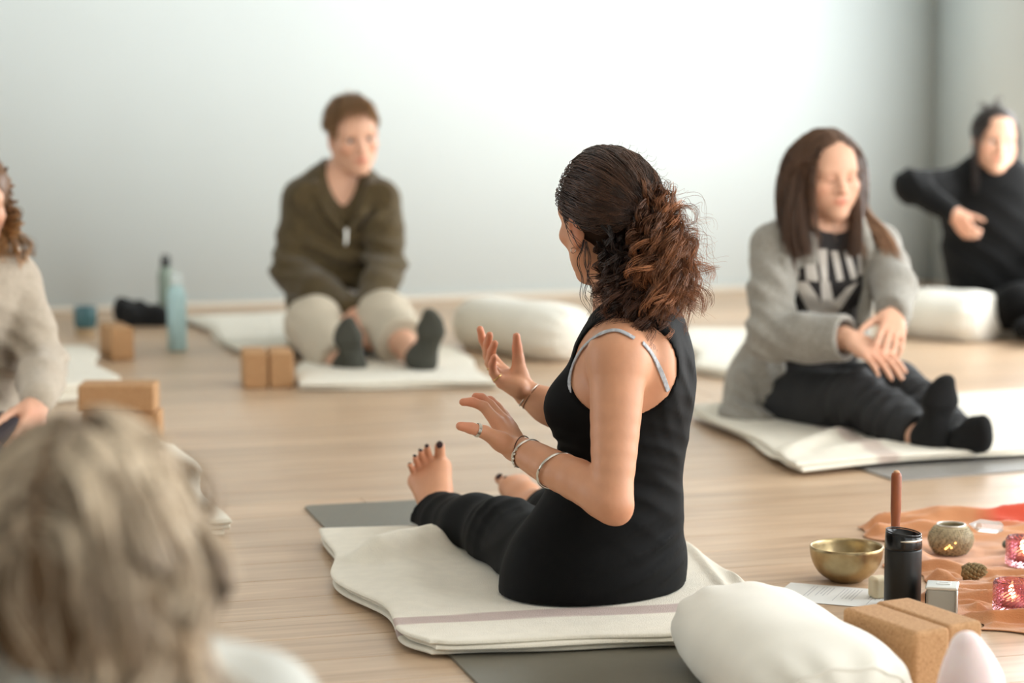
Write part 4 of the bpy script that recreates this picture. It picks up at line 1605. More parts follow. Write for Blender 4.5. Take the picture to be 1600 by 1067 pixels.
def pink_candle(label, x, y, s=1.0):
    t = thing('candle_glass', label, 'candle holder', (x, y, 0.010), 'pink glass candle holders')
    n, rows = 22, 7
    V_, F_ = [], []
    for j in range(rows * 2 + 1):
        z = 0.004 + 0.048 * j / (rows * 2)
        for i in range(n * 2):
            a = 2 * PI * (i) / (n * 2)
            r = (0.0352 if (i + j) % 2 else 0.0338) * s
            V_.append((r * math.cos(a), r * math.sin(a), z * s))
    N2 = n * 2
    for j in range(rows * 2):
        for i in range(N2):
            F_.append((j * N2 + i, j * N2 + (i + 1) % N2, (j + 1) * N2 + (i + 1) % N2, (j + 1) * N2 + i))
    k = len(V_)
    extra = [(0.0335, 0.0555), (0.0325, 0.0575), (0.0310, 0.0560), (0.0300, 0.052), (0.0295, 0.014), (0.026, 0.0105), (0.0005, 0.0105)]
    last_ = rows * 2 * N2
    for r, z in extra:
        b0 = len(V_)
        V_ += [(r * s * math.cos(2 * PI * i / N2), r * s * math.sin(2 * PI * i / N2), z * s) for i in range(N2)]
        for i in range(N2):
            F_.append((last_ + i, last_ + (i + 1) % N2, b0 + (i + 1) % N2, b0 + i))
        last_ = b0
    b0 = len(V_)
    V_ += [(0.031 * s * math.cos(2 * PI * i / N2), 0.031 * s * math.sin(2 * PI * i / N2), 0.0) for i in range(N2)]
    for i in range(N2):
        F_.append((b0 + i, b0 + (i + 1) % N2, (i + 1) % N2, i))
    F_ = [tuple(f) for f in F_]
    me = bpy.data.meshes.new('glass')
    me.from_pydata(V_, [], F_ + [tuple(range(b0 + N2 - 1, b0 - 1, -1))])
    part('glass', me, M['pinkglass'], t)
    tl = part('tea_light', lathe_mesh('tea_light', [(0, 0.0112), (0.019, 0.0112), (0.0195, 0.024), (0.018, 0.0235), (0, 0.0225)], 28), M['candle_wax'], t)
    part('wick', lathe_mesh('wick', [(0.0006, 0.022), (0.0006, 0.029), (0, 0.0292)], 6), M['wick'], tl)
    part('flame', lathe_mesh('flame', [(0, 0.026), (0.0028, 0.029), (0.0036, 0.033), (0.0024, 0.040), (0, 0.047)], 14), M['flame'], tl)
    return t


pink_candle('nearer pink faceted glass with a lit tea light, by the scarf\'s front edge', 0.925, 4.385)
pink_candle('farther pink faceted glass with a lit tea light, beside the lantern', 1.030, 4.785)

# tall pale crystal standing in front
M['rose'] = mat('rose_quartz', (238, 226, 224), 0.45, rgb2=(232, 206, 204), vscale=14, sss=0.25, bump=0.2, bscale=60)
ec = G(1536, 1185)
EG = Vector((0.695, 3.56, 0))
prims = [(ell(EG + Vector((0, 0, 0.055)), (0.052, 0.046, 0.065)), 0.03), (ell(EG + Vector((-0.006, 0, 0.105)), (0.034, 0.032, 0.062)), 0.04), (rcone(EG + Vector((0, 0, 0.10)), EG + Vector((-0.012, 0, 0.155)), 0.034, 0.014), 0.03)]
eg = garment('crystal_tower', prims, 0.03, 0.004, M['rose'], None, planes=[((0, 0, 0.0005), (0, 0, 1))], disp=fabric(amp=0.002, f=60, seed=2), cutk=0.002)
tag(eg, 'pale pinkish white rounded crystal standing beside the cork blocks', 'crystal')

# ------------------------------------------------------------------ people: common materials
M['eye'] = mat('eyeball', (225, 220, 214), 0.2)


def eye_material():
    nt = M['eye'].node_tree
    b = nt.nodes['Principled BSDF']
    tc = nt.nodes.new('ShaderNodeTexCoord')
    sp = nt.nodes.new('ShaderNodeSeparateXYZ')
    nt.links.new(tc.outputs['Object'], sp.inputs[0])
    r = nt.nodes.new('ShaderNodeValToRGB')
    r.color_ramp.interpolation = 'CONSTANT'
    r.color_ramp.elements[0].color = lin((225, 220, 214)) + (1,)
    r.color_ramp.elements[1].position = 0.0105 * 40
    r.color_ramp.elements[1].color = lin((74, 56, 40)) + (1,)
    e = r.color_ramp.elements.new(0.0117 * 40)
    e.color = (0.005, 0.005, 0.005, 1)
    m = nt.nodes.new('ShaderNodeMath')
    m.operation = 'MULTIPLY'
    m.inputs[1].default_value = 40
    nt.links.new(sp.outputs['Z'], m.inputs[0])
    nt.links.new(m.outputs[0], r.inputs[0])
    nt.links.new(r.outputs[0], b.inputs['Base Color'])


eye_material()
M['brow_dark'] = mat('brow_dark', (58, 42, 32), 0.8)
M['brow_brown'] = mat('brow_brown', (98, 72, 52), 0.8)
SK = dict(rough=0.48, sss=0.08, vcol=True, bump=0.06, bscale=500, spec=0.4)
M['skin_a'] = mat('skin_warm', (204, 148, 114), var=0.05, vscale=30, **SK)
M['skin_b'] = mat('skin_fair', (216, 168, 140), **SK)
M['hair'] = mat('hair', (255, 255, 255), 0.42, vcol=True, spec=0.5)
M['black_jersey'] = mat('black_jersey', (9, 8.5, 8), 0.75, bump=0.2, bscale=900, sheen=0.02, spec=0.14)
M['black_pants'] = mat('black_trouser_cotton', (9, 8.5, 8), 0.78, bump=0.2, bscale=900, sheen=0.02, spec=0.14)
M['grey_print'] = mat('grey_print', (150, 152, 156), 0.8, rgb2=(196, 198, 202), vscale=140)
M['nail'] = mat('dark_nail_polish', (46, 16, 18), 0.18)

# ------------------------------------------------------------------ the woman in black
who = thing('person', 'curly-haired woman in black tank top sitting with raised hands, seen from behind', 'person', (0.15, 4.47, 0))
TR = [(P(922, 922, 4.47), 0.172, 0.130, 34), (P(938, 868, 4.47), 0.170, 0.125, 36), (P(958, 795, 4.47), 0.138, 0.108, 46), (P(967, 735, 4.47), 0.124, 0.099, 54),
      (P(977, 668, 4.46), 0.130, 0.104, 62), (P(986, 600, 4.45), 0.142, 0.106, 68), (P(992, 545, 4.45), 0.140, 0.092, 70), (P(996, 510, 4.45), 0.105, 0.070, 70)]
fc, lc = az(70), az(160)
shL, shR = P(966, 558, 4.300), P(1006, 520, 4.60)
elL, wrL = P(956, 785, 4.215), P(818, 706, 4.365)
elR, wrR = P(955, 690, 4.70), P(824, 616, 4.74)
HD = Head(P(949, 345, 4.46), frame(31, 4, -4), 1.0)
neck = chain([P(994, 520, 4.46), P(980, 470, 4.46), P(958, 400, 4.46)], [0.062, 0.052, 0.054])
upL = [shL, shL.lerp(elL, 0.30), shL.lerp(elL, 0.65), elL]
armL = schain(upL, [0.050, 0.0465, 0.0405, 0.0335], 9) + schain([elL, elL.lerp(wrL, 0.28) + Vector((0.004, 0, 0.004)), elL.lerp(wrL, 0.7), wrL], [0.0335, 0.0385, 0.0330, 0.0265], 9)
armR = chain([shR, shR.lerp(elR, 0.5), elR], [0.052, 0.045, 0.038]) + chain([elR, elR.lerp(wrR, 0.3), elR.lerp(wrR, 0.75), wrR], [0.038, 0.040, 0.031, 0.0265])

# fingers given joint by joint: (px, py, depth)
LH = {'thumb': ([(800, 703, 4.375), (783, 690, 4.36), (757, 675, 4.345), (736, 669, 4.335), (719, 665.5, 4.33)], [0.017, 0.0165, 0.0125, 0.0105, 0.0085]),
      'index': ([(800, 700, 4.385), (776, 660, 4.40), (756, 635, 4.405), (738, 628, 4.40), (723, 628, 4.395)], [0.017, 0.0125, 0.0100, 0.0090, 0.0075]),
      'middle': ([(804, 698, 4.40), (785, 657, 4.42), (766, 633, 4.43), (753, 622, 4.432), (743, 619, 4.43)], [0.017, 0.0125, 0.0100, 0.0090, 0.0075]),
      'ring': ([(808, 697, 4.41), (793, 660, 4.44), (777, 637, 4.455), (766, 626, 4.460), (757, 624, 4.455)], [0.016, 0.0120, 0.0098, 0.0088, 0.0072]),
      'little': ([(811, 697, 4.42), (800, 668, 4.455), (788, 648, 4.47), (780, 638, 4.475), (772, 635, 4.47)], [0.015, 0.0110, 0.0088, 0.0080, 0.0066])}
RH = {'thumb': ([(818, 606, 4.745), (811, 588, 4.75), (810, 562, 4.755), (808, 543, 4.755), (807, 525, 4.75)], [0.017, 0.0175, 0.0122, 0.0102, 0.0078]),
      'index': ([(806, 600, 4.755), (778, 572, 4.80), (762, 548, 4.82), (754, 530, 4.82), (750, 514, 4.81)], [0.017, 0.0125, 0.0098, 0.0088, 0.0072]),
      'middle': ([(806, 603, 4.74), (776, 582, 4.775), (762, 556, 4.785), (762, 537, 4.775), (765, 523, 4.765)], [0.017, 0.0125, 0.0100, 0.0090, 0.0075]),
      'ring': ([(808, 606, 4.725), (778, 590, 4.75), (765, 567, 4.755), (768, 549, 4.745), (773, 536, 4.735)], [0.016, 0.0120, 0.0098, 0.0088, 0.0073]),
      'little': ([(812, 608, 4.715), (784, 598, 4.725), (771, 583, 4.725), (769, 569, 4.715), (772, 558, 4.705)], [0.015, 0.0112, 0.0088, 0.0080, 0.0067])}


def fingers(H):
    L = []
    for nm, (pts, rad) in H.items():
        pts = [P(*q) for q in pts]
        c = chain(pts, rad)
        L.append((c[0], 0.014))
        if nm == 'thumb':
            L.append((c[1], 0.012))
        for q in c[(2 if nm == 'thumb' else 1):]:
            L.append((q, 0.0035))
    return L


# legs and bare feet
hpL, knL, akL = P(893, 905, 4.42), P(792, 838, 4.76), P(688, 812, 5.08)
hpR, knR, akR = P(985, 900, 4.53), P(905, 836, 4.93), P(846, 790, 5.27)
legL = chain([hpL, knL], [0.085, 0.058]) + chain([knL, knL.lerp(akL, .35), akL], [0.056, 0.054, 0.036])
legR = chain([hpR, knR], [0.085, 0.058]) + chain([knR, knR.lerp(akR, .35), akR], [0.056, 0.054, 0.036])


def bare_foot(ankle, heel, ballI, ballO, toes, arch):
    """toes: from the big toe outward, (base, tip)"""
    L = [(rcone(ankle, heel, 0.034, 0.029), 0.02), (rcone(ankle, ballI, 0.029, 0.018), 0.02), (rcone(ankle, ballO, 0.027, 0.014), 0.02), (rcone(heel, ballI, 0.026, 0.018), 0.025),
         (rcone(heel, ballO, 0.025, 0.015), 0.025), (rcone(ballI, ballO, 0.018, 0.014), 0.02), (rcone(arch, ballI.lerp(ballO, .5), 0.024, 0.017), 0.03)]
    for i, (a, b) in enumerate(toes):
        r = 0.0122 if i == 0 else 0.0080 - 0.0004 * i
        m = a.lerp(b, 0.5)
        L += [(rcone(a, m, r * 1.05, r * 0.92), 0.006), (rcone(m, b, r * 0.95, r * 0.95), 0.003)]
    return L


footL = bare_foot(P(686, 800, 5.08), P(690, 826, 5.09), P(687, 731, 5.17), P(653, 752, 5.17),
                  [(P(688, 724, 5.17), P(687, 698, 5.160)), (P(674, 728, 5.172), P(667.5, 699, 5.150)), (P(665, 733, 5.172), P(657.5, 706, 5.148)),
                   (P(657, 739, 5.172), P(648.5, 715, 5.148)), (P(650, 746, 5.172), P(640.5, 727, 5.148))], P(680, 775, 5.13))
footR = bare_foot(P(842, 792, 5.29), P(826, 806, 5.27), P(797, 762, 5.40), P(815, 756, 5.455),
                  [(P(792, 757, 5.405), P(780, 748, 5.43)), (P(797, 754, 5.42), P(789, 748, 5.45)), (P(803, 752, 5.435), P(797, 747, 5.462)),
                   (P(809, 751, 5.445), P(804, 747, 5.468)), (P(815, 752, 5.455), P(811, 749, 5.472))], P(822, 772, 5.36))

fing = fingers(LH) + fingers(RH)
allp = trunk(TR) + neck + armL + armR + legL + legR + [q[0] for q in footL + footR + fing]
lo, hi = bounds(allp + [HD.prims()[0][0][0], HD.prims()[2][0][0]], 0.02)
V = Vol(lo, hi, 0.0043)
V.add(trunk(TR), 0.03)
V.add([rcone(P(996, 520, 4.45), shL, 0.052, 0.050), rcone(P(998, 512, 4.46), shR, 0.052, 0.050)], 0.04)
V.op(ell(P(900, 635, 4.41), (0.056, 0.054, 0.056)), 0.04)
V.op(ell(P(905, 625, 4.56), (0.056, 0.054, 0.056)), 0.04)
V.op(ell(P(1030, 575, 4.36), (0.030, 0.045, 0.075)), 0.04)
V.add(neck, 0.03)
V.add(legL + legR, 0.04)
V.op(armL[0], 0.03)
V.add(armL[1:], 0.006)
V.op(armL[9], 0.02)
V.op(ell(elL + Vector((0.012, -0.002, -0.016)), (0.018, 0.018, 0.020)), 0.02)
V.add(armR, 0.025)
for p_, k_ in fing + footL + footR:
    V.op(p_, k_)
HD.put(V)
V.keep((0, 0, 0.036), (0, 0, 1), 0.004)
v_, f_ = V.mesh()
col = np.ones((len(v_), 3), np.float32)
HD.tint(v_, col)


def redden(v_, col, pts, r, rgb=(1.0, 0.74, 0.70), a=0.6):
    for q in pts:
        g_ = np.exp(-((v_ - A3(q)) ** 2).sum(1) / (r * r))[:, None] * a
        col[:] = col * (1 - g_) + np.array(rgb) * g_


for H in (LH, RH):
    for nm, (pts, rad) in H.items():
        redden(v_, col, [P(*pts[-1]), P(*pts[-2])], 0.017, (1.05, 0.70, 0.66), 0.55)
        redden(v_, col, [P(*pts[1])], 0.016, (1.0, 0.80, 0.76), 0.4)
redden(v_, col, [elL + Vector((0.015, -0.02, -0.03))], 0.045, (1.0, 0.80, 0.72), 0.5)
redden(v_, col, [P(665, 705, 5.16), P(650, 725, 5.16)], 0.03, (1.03, 0.82, 0.76), 0.6)
body = obj('body', mesh_np('body', v_, f_, True, col), M['skin_a'], who)
bv_main = bvh_of(body)

# toenails
nail = lathe_mesh('toenail', [(0.0, 0.0016), (0.6, 0.0013), (0.92, 0.0004), (1.0, -0.0006), (0.0, -0.0008)], 16)
for (tx, ty), s_ in zip(((687, 694.5), (667, 696.5), (657, 703), (648, 712), (640, 724)), (0.0078, 0.0048, 0.0046, 0.0042, 0.0036)):
    p_, n_ = on_surface(bv_main, tx, ty, 0.0004, 5.16)
    me = bpy.data.meshes.new('toenail')
    Rn = n_.to_track_quat('Z', 'Y').to_matrix()
    me.from_pydata([tuple(p_ + Rn @ Vector((x.co.x * s_, x.co.y * s_ * 1.1, x.co.z))) for x in nail.vertices], [], [tuple(q.vertices) for q in nail.polygons])
    obj('toenail', me, M['nail'], who)
for (tx, ty), s_ in zip(((779.5, 744), (789, 745.5)), (0.0082, 0.005)):
    p_, n_ = on_surface(bv_main, tx, ty, 0.0004, 5.43)
    me = bpy.data.meshes.new('toenail')
    Rn = n_.to_track_quat('Z', 'Y').to_matrix()
    me.from_pydata([tuple(p_ + Rn @ Vector((x.co.x * s_, x.co.y * s_ * 1.1, x.co.z))) for x in nail.vertices], [], [tuple(q.vertices) for q in nail.polygons])
    obj('toenail', me, M['nail'], who)

# clothes
arm_axis = (shL - shR).normalized()
RA = np.array([tuple(arm_axis), tuple(Vector((0, 0, 1)).cross(arm_axis).normalized()), (0, 0, 1)]).T
holeL = ell(P(951, 588, 4.20), (0.30, 0.116, 0.098), RA)
holeR = ell(P(1003, 560, 4.66), (0.16, 0.085, 0.085), RA)
neckcut = ell(P(985, 486, 4.46), (0.072, 0.072, 0.068))
backcut = ell(P(1020, 515, 4.36), (0.060, 0.045, 0.050))
strap = [(rcone(P(996, 520, 4.45), shL, 0.056, 0.054), 0.04), (rcone(P(998, 512, 4.46), shR, 0.056, 0.054), 0.04)]
bust = [(ell(P(900, 637, 4.41), (0.060, 0.058, 0.060)), 0.04), (ell(P(905, 627, 4.56), (0.060, 0.058, 0.060)), 0.04), (ell(P(1030, 575, 4.36), (0.034, 0.049, 0.079)), 0.04)]
wv = [wave(P(1050, 700, 4.36), 0.10, (0.5, 0, 1.0), 0.034, 0.0016, 2.6, 3), wave(P(1045, 780, 4.36), 0.09, (0.55, 0, 1.0), 0.044, 0.0022, 2.6, 4),
      wave(P(1075, 600, 4.40), 0.09, (1.0, 0, 0.35), 0.026, 0.0020, 1.6, 5), wave(P(885, 700, 4.40), 0.05, (0.1, 0, 1), 0.026, 0.0028, 0.6, 6),
      wave(P(1020, 860, 4.35), 0.12, (-0.3, 0, 1), 0.05, 0.003, 1.2, 7), wave(P(1060, 870, 4.40), 0.07, (-0.6, 0, 1), 0.03, 0.0035, 1.0, 8)]
top_rings = [(P(922, 935, 4.47), 0.176, 0.136, 34), (P(926, 905, 4.47), 0.176, 0.134, 34)] + TR[1:]
garment('tank_top', [(p, 0.03) for p in trunk(top_rings, 0.005)] + strap + bust, 0.03, 0.0050, M['black_jersey'], who,
        cuts=[holeL, holeR, neckcut], planes=[((0, 0, 0.034), (0, 0, 1))], disp=fabric(wv, 0.0008, 60, 2), cutk=0.006)

def ribbon(name, bvh, pix, width, thick, material, parent, off=0.002, n=30, guess=4.3):
    """flat strap lying on a surface along a line of pixels"""
    c = catmull([Vector((a, b, 0)) for a, b in pix], n)
    pts, nor = [], []
    for q in c:
        p, nn = on_surface(bvh, q[0], q[1], off, guess)
        pts.append(p)
        nor.append(nn)
    pts = [Vector(x) for x in catmull(pts[::3] + [pts[-1]], n)]
    V_, F_ = [], []
    for i in range(n):
        t = (pts[min(i + 1, n - 1)] - pts[max(i - 1, 0)]).normalized()
        sd = t.cross(nor[i]).normalized() * width / 2
        up = nor[i] * thick
        V_ += [tuple(pts[i] - sd), tuple(pts[i] - sd * 0.8 + up), tuple(pts[i] + sd * 0.8 + up), tuple(pts[i] + sd)]
        if i:
            b = 4 * i
            F_ += [(b - 4 + k, b - 3 + k, b + 1 + k, b + k) for k in range(3)] + [(b - 1, b - 4, b, b + 3)]
    me = bpy.data.meshes.new(name)
    me.from_pydata(V_, [], F_)
    return obj(name, me, material, parent)


ribbon('bra_strap', bv_main, [(1003, 536), (1015, 550), (1027, 570), (1036, 590), (1043, 610)], 0.0095, 0.0016, M['grey_print'], who)
ribbon('bra_strap', bv_main, [(990, 530), (965, 518), (938, 524), (912, 545), (896, 575), (891, 605), (898, 630), (918, 648)], 0.0085, 0.0014, M['grey_print'], who, 0.003, 40)

cuffL = P(682, 800, 5.06)
pants = [(p, 0.04) for p in trunk(TR[:2], 0.007)] + [(q, 0.05) for q in chain([hpL + Vector((0, 0, 0.005)), knL], [0.100, 0.074])] + \
        [(q, 0.04) for q in chain([knL, knL.lerp(akL, 0.45), akL + (akL - knL) * 0.06], [0.073, 0.064, 0.062])] + \
        [(q, 0.05) for q in chain([hpR, knR], [0.098, 0.072])] + [(q, 0.04) for q in chain([knR, knR.lerp(akR, 0.5), akR], [0.072, 0.062, 0.058])]
dL, dR = (akL - knL).normalized(), (akR - knR).normalized()
ends = [rcone(akL + dL * 0.004 + Vector((0, 0, 0.0)), akL + dL * 0.30, 0.055, 0.055), rcone(akR - dR * 0.012, akR + dR * 0.2, 0.047, 0.047)]
wv = [wave(P(720, 815, 5.0), 0.09, dL, 0.07, 0.003, 3.2, 11), wave(P(830, 850, 4.62), 0.10, (-0.6, 0.2, 0.8), 0.05, 0.004, 2.2, 12), wave(P(775, 815, 4.75), 0.06, (-0.6, 0.6, 0.3), 0.04, 0.003, 2.0, 13),
      wave(P(820, 800, 4.7), 0.09, (0.4, 0, 1), 0.03, 0.003, 1.0, 14)]
garment('trousers', pants, 0.04, 0.0058, M['black_pants'], who, cuts=ends, planes=[((0, 0, 0.034), (0, 0, 1)), (akL + dL * 0.035, -dL + Vector((0, 0, -0.55))), (akR + dR * 0.035, -dR)], disp=fabric(wv, 0.0022, 40, 9), cutk=0.008)

# jewellery


def bangle(name, c, axis, r, t, material, squash=1.0):
    return obj(name, tube_mesh(name, ring_pts(c, axis, r, 40, squash), t, closed=True, sides=8), material, who)


fa = (wrL - elL).normalized()
bangle('bangle', elL.lerp(wrL, 0.62), fa + Vector((0.28, 0, 0.06)), 0.0395, 0.0026, M['steel'], 0.94)
bangle('bangle', wrL - fa * 0.008, fa + Vector((0.25, 0, 0.05)), 0.0305, 0.0024, M['steel'], 0.94)
M['cord'] = mat('thin_cord', (70, 44, 34), 0.7)
bangle('cord_bracelet', wrL + fa * 0.002, fa + Vector((-0.25, 0, -0.3)), 0.0285, 0.0009, M['cord'])
bd = lathe_mesh('charm', [(0, -0.0028), (0.0022, -0.0012), (0.0022, 0.0012), (0, 0.0028)], 8)
for i, a_ in enumerate((0.15, 0.3, 0.45, 0.6, 0.8)):
    o = obj('charm', bd, M['steel'], who)
    q = ring_pts(wrL - fa * 0.004, fa, 0.0295, 40)[(int(a_ * 12) + 14) % 40]
    o.location = q + Vector((0, 0, -0.003))


def finger_ring(H, nm, seg, t, r, material=None, n=1):
    pts = [P(*q) for q in H[nm][0]]
    a, b = pts[seg], pts[seg + 1]
    d = (b - a).normalized()
    for k in range(n):
        obj('ring', tube_mesh('ring', ring_pts(a.lerp(b, t) + d * 0.0022 * k, d, r, 24), 0.0011, closed=True, sides=6), material or M['steel'], who)


rb_ = (wrR - elR).normalized()
bangle('cord_bracelet', wrR - rb_ * 0.004, rb_ + Vector((0.1, 0, 0.2)), 0.0285, 0.0009, M['steel'])
bangle('cord_bracelet', wrR - rb_ * 0.010, rb_ + Vector((0.2, 0, 0.0)), 0.0285, 0.0008, M['cord'])
M['gold'] = mat('gold', (226, 190, 120), 0.25, metal=1.0)
finger_ring(LH, 'thumb', 2, 0.42, 0.0122, M['steel'], 3)
finger_ring(RH, 'ring', 1, 0.72, 0.0112, M['gold'])
finger_ring(RH, 'little', 1, 0.55, 0.0106, M['gold'])
p_ = HD.w(-0.079, 0.002, -0.046)
obj('earring', tube_mesh('earring', ring_pts(p_, HD.d(0, 1, 0), 0.005, 16), 0.0008, closed=True, sides=5), M['steel'], who)
HD.features(who, M, 'brow_dark')

# hair: drawn back to a tie, then a mass of curls
rng_ = np.random.RandomState(7)
GA = P(1000, 328, 4.375)
hb = [(rcone(HD.w(0.01, -0.075, 0.02), GA, 0.030, 0.018), 0.03), (ell(P(962, 415, 4.44), (0.040, 0.045, 0.055)), 0.03), (ell(P(1020, 405, 4.40), (0.040, 0.045, 0.060)), 0.03),
      (ell(P(1028, 455, 4.40), (0.042, 0.045, 0.045)), 0.03), (ell(P(975, 460, 4.42), (0.032, 0.036, 0.040)), 0.03)]
M['hair_base'] = mat('hair_base', (255, 255, 255), 0.85, vcol=True, spec=0.1)
DK = lin((42, 27, 18))
cap = hair_cap('hair', HD, M['hair_base'], who, 0.010, [ell(HD.w(0, 0.135, -0.03), (0.090, 0.085, 0.115), HD.R), ell(HD.w(-0.075, 0.050, -0.078), (0.05, 0.060, 0.082), HD.R), ell(HD.w(0.075, 0.050, -0.078), (0.05, 0.060, 0.082), HD.R), ell(HD.w(0, 0.03, -0.13), (0.09, 0.08, 0.06), HD.R)],
               0.0045, hb, DK)
sets = []
# drawn-back strands over the scalp
d = fib_dirs(2500, rng_)
d = d[(d[:, 2] > -0.40) & (d[:, 1] - 0.55 * d[:, 2] < 0.60) & ((d[:, 2] > -0.05) | (d[:, 1] < 0.05))]
ga_l = HD.loc(np.array(GA))
ga_d = (ga_l - np.array([0, -0.012, 0.035]))
ga_d /= np.linalg.norm(ga_d)
T = np.linspace(0, 1, 14)
dn = d / np.linalg.norm(d, axis=1, keepdims=True)
lump = 0.004 * noise3(dn.astype(np.float32), 7.0, 5)
paths = []
for t in T:
    m = dn * (1 - t) + ga_d * t + np.array([0, 0, -0.10]) * math.sin(PI * t) * (1 - dn[:, 2:3])
    q = skull(HD, m, 0.0135 + 0.005 * math.sin(PI * t))
    paths.append(q * (1 + (lump * math.sin(PI * t) * 8)[:, None]))
paths = np.stack(paths, 1)
e_ = (ga_l + rng_.normal(size=(len(d), 3)) * 0.010)[:, None, :]
w_ = np.clip((T - 0.7) / 0.3, 0, 1)[None, :, None] ** 1.5
paths = paths * (1 - w_) + e_ * w_
paths = HD.c + (paths * HD.s) @ HD.R.T
paths, g_ = clump(paths, 260, 0.45, rng_)
paths = resample(paths, 19)
wvy = 0.0020 * np.sin(np.linspace(0, 20, 19)[None, :, None] + rng_.rand(len(d), 1, 1)[g_] * 6.28) * rng_.normal(size=(len(d), 1, 3))[g_]
tone = (1 + 0.35 * rng_.normal(size=(len(d), 1))[g_] + 0.15 * rng_.normal(size=(len(d), 1))).clip(0.4, 2.0)
sets.append((paths + wvy, 0.0009, np.array(lin((70, 46, 32)))[None] * tone))


def curls(n, roots, spread_r, ends, r_end, sag, amp, turns, base, tipc, rad, M_=64, seed=1, per=11, tight=0.0035):
    """locks of hair: each lock winds in one helix, its strands lie close round it"""
    rg = np.random.RandomState(seed)
    L = max(3, n // per)
    k = np.arange(L) % len(ends)
    E = np.array([tuple(q) for q in ends])[k] + rg.normal(size=(L, 3)) * r_end
    S = np.array([tuple(q) for q in roots])[rg.randint(0, len(roots), L)] + rg.normal(size=(L, 3)) * spread_r
    t = np.linspace(0, 1, 16)[None, :, None]
    mid = S + (E - S) * 0.5 + np.array([0, 0, 1.0]) * sag * (0.4 + 1.2 * rg.rand(L, 1)) + rg.normal(size=(L, 3)) * 0.014
    p = (1 - t) ** 2 * S[:, None] + 2 * t * (1 - t) * mid[:, None] + t * t * E[:, None]
    p = resample(p, M_)
    tt = np.gradient(p, axis=1)
    tt /= np.linalg.norm(tt, axis=2, keepdims=True) + 1e-9
    n1 = np.cross(tt, rg.normal(size=(L, 1, 3)))
    n1 /= np.linalg.norm(n1, axis=2, keepdims=True) + 1e-9
    n2_ = np.cross(tt, n1)
    s = np.linspace(0, 1, M_)[None, :]
    tu = turns * (0.65 + 0.7 * rg.rand(L, 1))
    phi = 2 * PI * tu * s + rg.rand(L, 1) * 6.28
    A_ = amp * (0.55 + 0.9 * rg.rand(L, 1)) * np.clip(s / 0.25, 0.1, 1) * (0.8 + 0.5 * s)
    g = np.arange(n) % L
    phi = phi[g] + rg.normal(size=(n, 1)) * 0.16
    A_ = A_[g] * (1 + 0.14 * rg.normal(size=(n, 1)))
    p = p[g] + A_[..., None] * (np.cos(phi)[..., None] * n1[g] + np.sin(phi)[..., None] * n2_[g])
    p = p + rg.normal(size=(n, 1, 3)) * tight * np.linspace(0.6, 1.3, M_)[None, :, None]
    b, tp = np.array(lin(base)), np.array(lin(tipc))
    tone = (1 + 0.42 * rg.normal(size=(L, 1, 1))).clip(0.35, 2.1)[g] * (1 + 0.12 * rg.normal(size=(n, 1, 1)))
    c = (b + (tp - b) * (s[..., None] ** 1.1)) * tone
    return p, rad, c


tail = [P(1040, 335, 4.36), P(1068, 360, 4.36), P(1084, 392, 4.37), P(1092, 430, 4.38), P(1090, 465, 4.38), P(1080, 490, 4.38), P(1050, 420, 4.31), P(1064, 480, 4.33), P(1036, 505, 4.33), P(1040, 385, 4.32), P(1012, 430, 4.32),
        P(1016, 510, 4.33), P(1074, 440, 4.42), P(1052, 465, 4.31), P(1025, 470, 4.31), P(1070, 400, 4.33), P(1082, 500, 4.40), P(1048, 505, 4.38)]
sets.append(curls(1650, [GA], 0.012, tail, 0.012, 0.034, 0.0125, 2.9, (58, 36, 24), (150, 98, 64), 0.00098, 42, seed=11, per=12, tight=0.0024))
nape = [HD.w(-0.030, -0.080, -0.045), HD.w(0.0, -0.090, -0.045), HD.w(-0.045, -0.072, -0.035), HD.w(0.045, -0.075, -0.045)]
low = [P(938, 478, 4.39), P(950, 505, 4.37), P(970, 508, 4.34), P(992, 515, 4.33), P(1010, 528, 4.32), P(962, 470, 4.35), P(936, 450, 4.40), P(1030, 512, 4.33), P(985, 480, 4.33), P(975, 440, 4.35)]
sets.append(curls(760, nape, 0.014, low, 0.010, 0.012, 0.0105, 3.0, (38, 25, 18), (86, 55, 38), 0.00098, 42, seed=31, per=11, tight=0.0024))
sets.append(curls(50, [P(1002, 470, 4.335)], 0.006, [P(1012, 546, 4.300), P(1003, 553, 4.298), P(1018, 540, 4.305)], 0.003, 0.0, 0.009, 2.0, (56, 37, 26), (80, 52, 36), 0.0008, seed=51))
sets.append(curls(9, [HD.w(-0.068, -0.025, -0.03)], 0.002, [P(924, 498, 4.385), P(929, 512, 4.38)], 0.003, 0.0, 0.005, 2.2, (44, 28, 24), (56, 36, 34), 0.0007, seed=61, per=5, tight=0.002))
sets.append(curls(5, [HD.w(-0.082, 0.020, 0.015)], 0.001, [P(912, 392, 4.375)], 0.002, -0.01, 0.004, 0.6, (44, 28, 24), (56, 36, 34), 0.0007, seed=62, per=2, tight=0.001))
